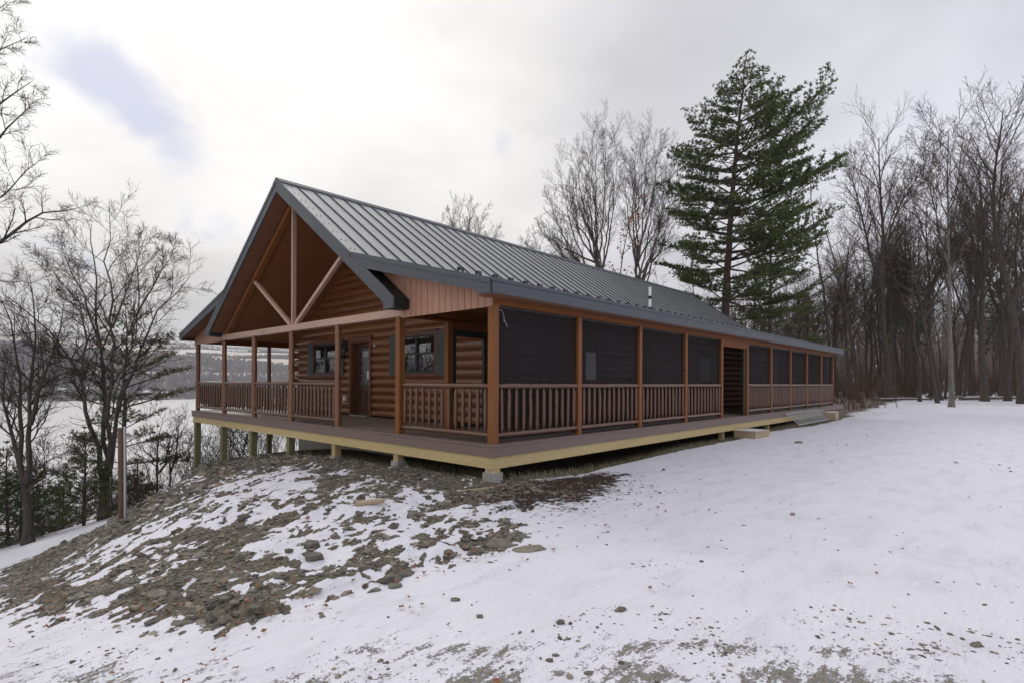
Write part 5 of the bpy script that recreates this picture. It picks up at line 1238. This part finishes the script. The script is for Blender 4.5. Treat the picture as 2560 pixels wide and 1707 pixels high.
# single slabs and rocks
def ground_pt(px, py, v0=2, v1=30):
    for i in range(1400):
        v = v0+(v1-v0)*i/1400; p = P(px, py, v)
        if p.z < gz(p.x, p.y): return p, v
    return p, v
def slab_rock(px, py, wpx, hpx, flat, label, seed, mt=None, name='stone_slab', cat='rock', yaw=None, tilt=.25):
    p, v = ground_pt(px, py+hpx*.35); r = random.Random(seed); w_ = wpx*.9/F*v/2; n = 8
    top = []; 
    for i in range(n):
        a = 6.283*i/n; rr2 = r.uniform(.62, 1.15); top.append((math.cos(a)*w_*rr2, math.sin(a)*w_*.55*rr2))
    th = w_*flat; o = MB(); nn = len(top)
    vs = [(x*.93, y*.93, th+r.uniform(-.1, .1)*th) for x, y in top]+[(x*1.02, y*1.02, th*.55) for x, y in top]+[(x, y, -th*.3) for x, y in top]
    o.add(vs, [tuple(range(nn))]+[(i, i+nn, (i+1) % nn+nn, (i+1) % nn) for i in range(nn)]+[(i+nn, i+2*nn, (i+1) % nn+2*nn, (i+1) % nn+nn) for i in range(nn)])
    ob = o.build(name, mt or M['rock']); ta = ob.data.attributes.new('tone', 'FLOAT', 'POINT'); ta.data.foreach_set('value', np.full(len(ob.data.vertices), r.uniform(.35, .8), dtype=np.float32)); ob.location = (p.x, p.y, gz(p.x, p.y)+.0); ob.rotation_mode = 'QUATERNION'
    az = SA+(r.uniform(-.3, .3) if yaw is None else yaw); ob.rotation_quaternion = (Matrix.Rotation(az, 3, 'Z') @ Matrix.Rotation(tilt, 3, 'X')).to_quaternion()
    return tag(ob, label, cat)
for a in ((1248, 1352, 100, 34, .16, 'brown slab of rock lying on the snow below the cabin corner', 1), (1322, 1368, 86, 22, .16, 'dark slab topped with snow beside the brown slab', 2),
          (245, 1466, 70, 40, .2, 'dark tilted slab low on the left flank of the bank', 3), (393, 1468, 78, 52, .22, 'large grey slab leaning on the left flank of the bank', 4), (325, 1440, 62, 46, .22, 'upright grey stone between the two left slabs', 5),
          (560, 1490, 36, 26, .45, 'tan block of stone at the foot of the bank', 6), (940, 1466, 34, 30, .4, 'rounded grey stone in the row at the toe of the bank', 7), (985, 1460, 50, 24, .3, 'long grey stone ending the row at the toe of the bank', 8),
          (780, 1352, 60, 40, .5, 'big dark clod high in the middle of the bank', 9), (788, 1384, 56, 40, .6, 'crumbly brown clod below the big dark clod', 10), (520, 1445, 44, 26, .2, 'pale tan flat stone in the middle of the bank', 11),
          (1400, 1550, 30, 26, .6, 'lone rounded clod on the snow in the foreground', 12), (1138, 1498, 36, 14, .25, 'flat dark stone lying alone on clean snow', 13), (1200, 1537, 24, 18, .5, 'small rusty brown stone on the snow in the foreground', 14),
          (1996, 1104, 24, 8, .4, 'low tan stone alone on the snow beyond the wooden step', 15), (2440, 1608, 44, 14, .25, 'long flat stone on the snow at lower right', 16), (1552, 1521, 40, 14, .25, 'flat tan chip on the snow right of centre', 17),
          (640, 1512, 44, 40, .6, 'clump of dirt-coated rock at the lowest edge of the bank', 18), (1552, 1655, 18, 16, .6, 'small round grey stone near the bottom edge', 19)):
    slab_rock(*a)
p, v = ground_pt(925, 1262)
o = MB(); o.tube([(-.17, 0, .03), (0, .01, .035), (.17, -.01, .05)], [.032, .036, .028], 8); ob = o.build('broken_branch', M['pale']); ob.location = p; ob.rotation_euler.z = SA+.25; tag(ob, 'short broken piece of brown log lying on the bank', 'branch')
p, v = ground_pt(1190, 1227); o = MB(); o.box((-.28, -.02, .01), (.28, .02, .035)); ob = o.build('wood_scrap', M['pale']); ob.location = p; ob.rotation_euler.z = SA+.6; tag(ob, 'thin strip of pale scrap wood on the snow below the corner footing', 'wood scrap')
# leaves
rng = np.random.default_rng(44); V = []; Fc = []
for i in range(300):
    if i < 190: x, y = rng.uniform(-5.2, .5), rng.uniform(-3.0, 2)
    elif i < 270:
        t_ = rng.random(); j = int(t_*7)+1; a, b_ = np.array(TOE[j]), np.array(TOE[j+1]); q_ = a+(b_-a)*rng.random(); x, y = q_+rng.normal(0, .12, 2)
    else: x, y = rng.uniform(-5, 4), rng.uniform(-6.5, -1)
    z = gz(x, y)+.02; s = rng.uniform(.012, .032); yaw_ = rng.uniform(0, 6.28); n0 = len(V)
    for k_ in range(8):
        a = yaw_+k_*math.pi/4; rr2 = s*(1 if k_ % 2 == 0 else .5); V.append((x+math.cos(a)*rr2, y+math.sin(a)*rr2*.8, z+rng.uniform(-.3, .6)*s))
    V.append((x, y, z+s*.2)); Fc += [(n0+8, n0+k_, n0+(k_+1) % 8) for k_ in range(8)]
N = TR(); N.v = [np.array(V)]; N.f = Fc
o = bpy.data.objects.new('fallen_leaves', N.mesh('fallen_leaves', M['oakleaf'], False)); col.objects.link(o); tag(o, 'dry brown leaves scattered over rubble and snow', 'leaves', kind='stuff')
# mulch / grass strip along the side deck
rng = np.random.default_rng(46); V = []; Fc = []
for i in range(5200):
    if i < 3400: x = rng.uniform(.4, 22.5)**1.0; y = rng.uniform(-.40, .25)
    elif i < 4600: x = rng.uniform(.05, .9); y = rng.uniform(.3, 7)
    else: x = rng.uniform(22.5, 27); y = rng.uniform(-1.2, 2)
    z = gz(x, y); h_ = rng.uniform(.03, .14); dx_, dy_ = rng.normal(0, .05, 2); w_ = .006 if i < 4600 else .012; n0 = len(V); V += [(x-w_, y, z), (x+w_, y, z), (x+dx_, y+dy_, z+h_)]; Fc.append((n0, n0+1, n0+2))
N = TR(); N.v = [np.array(V)]; N.f = Fc
o = bpy.data.objects.new('dry_grass', N.mesh('dry_grass', M['grass'], False)); col.objects.link(o); tag(o, 'dry grass and weeds along the foot of the deck', 'grass', kind='stuff')
# wooden step
p0 = Vector((9.75, -.42, -.56)); st = empty('wooden_step', p0, 'low box step of new lumber with a snow-dusted top, below the screened doorway', 'step', rz=-.12)
def lo(mb, name, mt, parent):
    me_ = mb; o_ = MB.build(me_, name, mt); o_.parent = parent; return o_
o = MB(); o.box((-.42, -.30, 0), (.42, -.262, .17)); o.box((-.42, .262, 0), (.42, .30, .17)); o.box((-.42, -.26, 0), (-.382, .26, .17)); o.box((.382, -.26, 0), (.42, .26, .17)); lo(o, 'side_board', M['pale'], st)
o = MB()
for k_ in range(4): o.box((-.44, -.31+k_*.157, .173), (.44, -.31+k_*.157+.15, .21))
lo(o, 'tread', M['pale'], st)
o = MB(); o.box((-.41, -.28, .2115), (.38, .29, .218)); lo(o, 'snow_cover', MW, st)
# second block at the far end
bo = empty('lumber_block', (19.0, -.35, -.5), 'short block of new lumber lying beyond the ladders at the deck end', 'lumber', rz=.1)
o = MB(); o.box((-.5, -.2, 0), (.5, .2, .05)); o.box((-.5, -.2, .052), (.46, .18, .30)); lo(o, 'beam', M['pale'], bo); o = MB(); o.box((-.46, -.18, .301), (.45, .17, .31)); lo(o, 'snow_cover', MW, bo)
# ladders lying on edge against the deck
def ladder(a0, a1, b0, b1, n, label, mt):
    'rail A from a0 to a1 (upper), rail B from b0 to b1 (lower)'
    a0, a1, b0, b1 = map(Vector, (a0, a1, b0, b1)); c_ = (b0+b1)/2; ob = empty('ladder', b0, label, 'ladder', 'two aluminium ladders against the deck')
    for p_, q_ in ((a0, a1), (b0, b1)):
        d = (q_-p_).normalized(); o = MB(); up_ = (a0-b0).normalized()*.018; sd_ = d.cross(up_).normalized()*.014
        o.add([p_-up_-sd_, p_+up_-sd_, p_+up_+sd_, p_-up_+sd_, q_-up_-sd_, q_+up_-sd_, q_+up_+sd_, q_-up_+sd_], [(0, 1, 2, 3), (7, 6, 5, 4), (0, 4, 5, 1), (1, 5, 6, 2), (2, 6, 7, 3), (3, 7, 4, 0)]); part(o, 'side_rail', mt, ob)
    for i in range(n):
        t_ = (i+.5)/n; o = MB(); o.tube([a0.lerp(a1, t_), b0.lerp(b1, t_)], .020, 8); part(o, 'rung', mt, ob)
ladder((13.9, -.075, -.09), (17.9, -.075, -.09), (14.15, -.42, -.46), (18.15, -.42, -.46), 13, 'aluminium ladder lying on its side against the deck, the nearer one', M['alu'])
ladder((17.2, -.055, -.12), (18.9, -.055, -.14), (17.5, -.36, -.49), (19.1, -.36, -.49), 5, 'short aluminium ladder end showing beyond the nearer one', M['alu'])
# wooden pole with conduit
p, v = ground_pt(306, 1300); pz = gz(p.x, p.y)
po = empty('wooden_pole', (p.x, p.y, pz), 'weathered wooden pole with grey pipe standing in front of the left pine', 'pole'); top = P(300, 1068, v).z
o = MB(); o.tube([(p.x, p.y, pz-.3), (p.x-.03, p.y, top)], [.055, .048], 10); part(o, 'post', M['weathered'], po)
o = MB(); o.tube([(p.x+RT.x*.09-FW.x*.05, p.y+RT.y*.09-FW.y*.05, pz-.2), (p.x+RT.x*.07-FW.x*.05, p.y+RT.y*.07-FW.y*.05, top+.02)], .022, 8); part(o, 'conduit', M['galv'], po)
# netting fence
nf = empty('netting_fence', at(210, 15.8), 'dark mesh netting fence on thin posts at the foot of the left bank', 'fence')
o = MB(); pts = [at(px, 15.8+.004*(px-80)) for px in (85, 150, 215, 280, 345)]
for a, b_ in zip(pts[:-1], pts[1:]):
    a = Vector(a); b_ = Vector(b_); hN = 1.5
    for i in range(14): q0 = a.lerp(b_, i/14); o.tube([q0, q0+Vector((0, 0, hN))], .0025, 3, False)
    for j in range(24): o.tube([a+Vector((0, 0, j*hN/24)), a.lerp(b_, .5)+Vector((0, 0, j*hN/24-.05)), b_+Vector((0, 0, j*hN/24))], .0025, 3, False)
part(o, 'netting', M['black'], nf)
for a in pts: part(MB().tube([Vector(a)-Vector((0, 0, .2)), Vector(a)+Vector((0, 0, 1.6))], .022, 8), 'fence_post', M['bark'], nf)
# fallen trunks and low stone line at the edge of the woods
for i, (px0, px1, v, r_, lb) in enumerate(((2190, 2330, 45, .10, 'fallen trunk dusted with snow at the wood edge left of the pale tree'), (2400, 2560, 47, .13, 'fallen trunk dusted with snow at the wood edge right of the pale tree'), (2330, 2470, 52, .10, 'fallen trunk lying deeper in the woods behind the pale tree'))):
    a = Vector(at(px0, v, r_)); b_ = Vector(at(px1, v+1.5, r_+.05)); o = MB(); o.tube([a, a.lerp(b_, .5)+Vector((0, 0, .03)), b_], [r_, r_*.9, r_*.7], 8); ob = o.build('fallen_log', M['bark']); tag(ob, lb, 'log')
    o = MB(); u_ = Vector((0, 0, r_*.93)); o.tube([a.lerp(b_, .06)+u_, a.lerp(b_, .5)+u_*.98+Vector((0, 0, .02)), a.lerp(b_, .95)+u_*.85], [r_*.35, r_*.32, r_*.25], 6); c_ = o.build('snow_cover', MW); c_.parent = ob

# haze over the lake
o = MB(); o.box((-4200, -650, -64), (6300, 7000, 640)); m = bpy.data.materials.new('haze'); m.use_nodes = True; t = NT(m.node_tree); t.n.remove(t.n['Principled BSDF'])
pv = t.add('ShaderNodeVolumePrincipled', inp={'Color': (.92, .93, .97, 1), 'Density': .00016}); t.l.new(pv.outputs[0], t.n['Material Output'].inputs['Volume'])
tag(o.build('haze', m), 'thin pale winter haze over the lake and far hills', 'haze', kind='stuff')
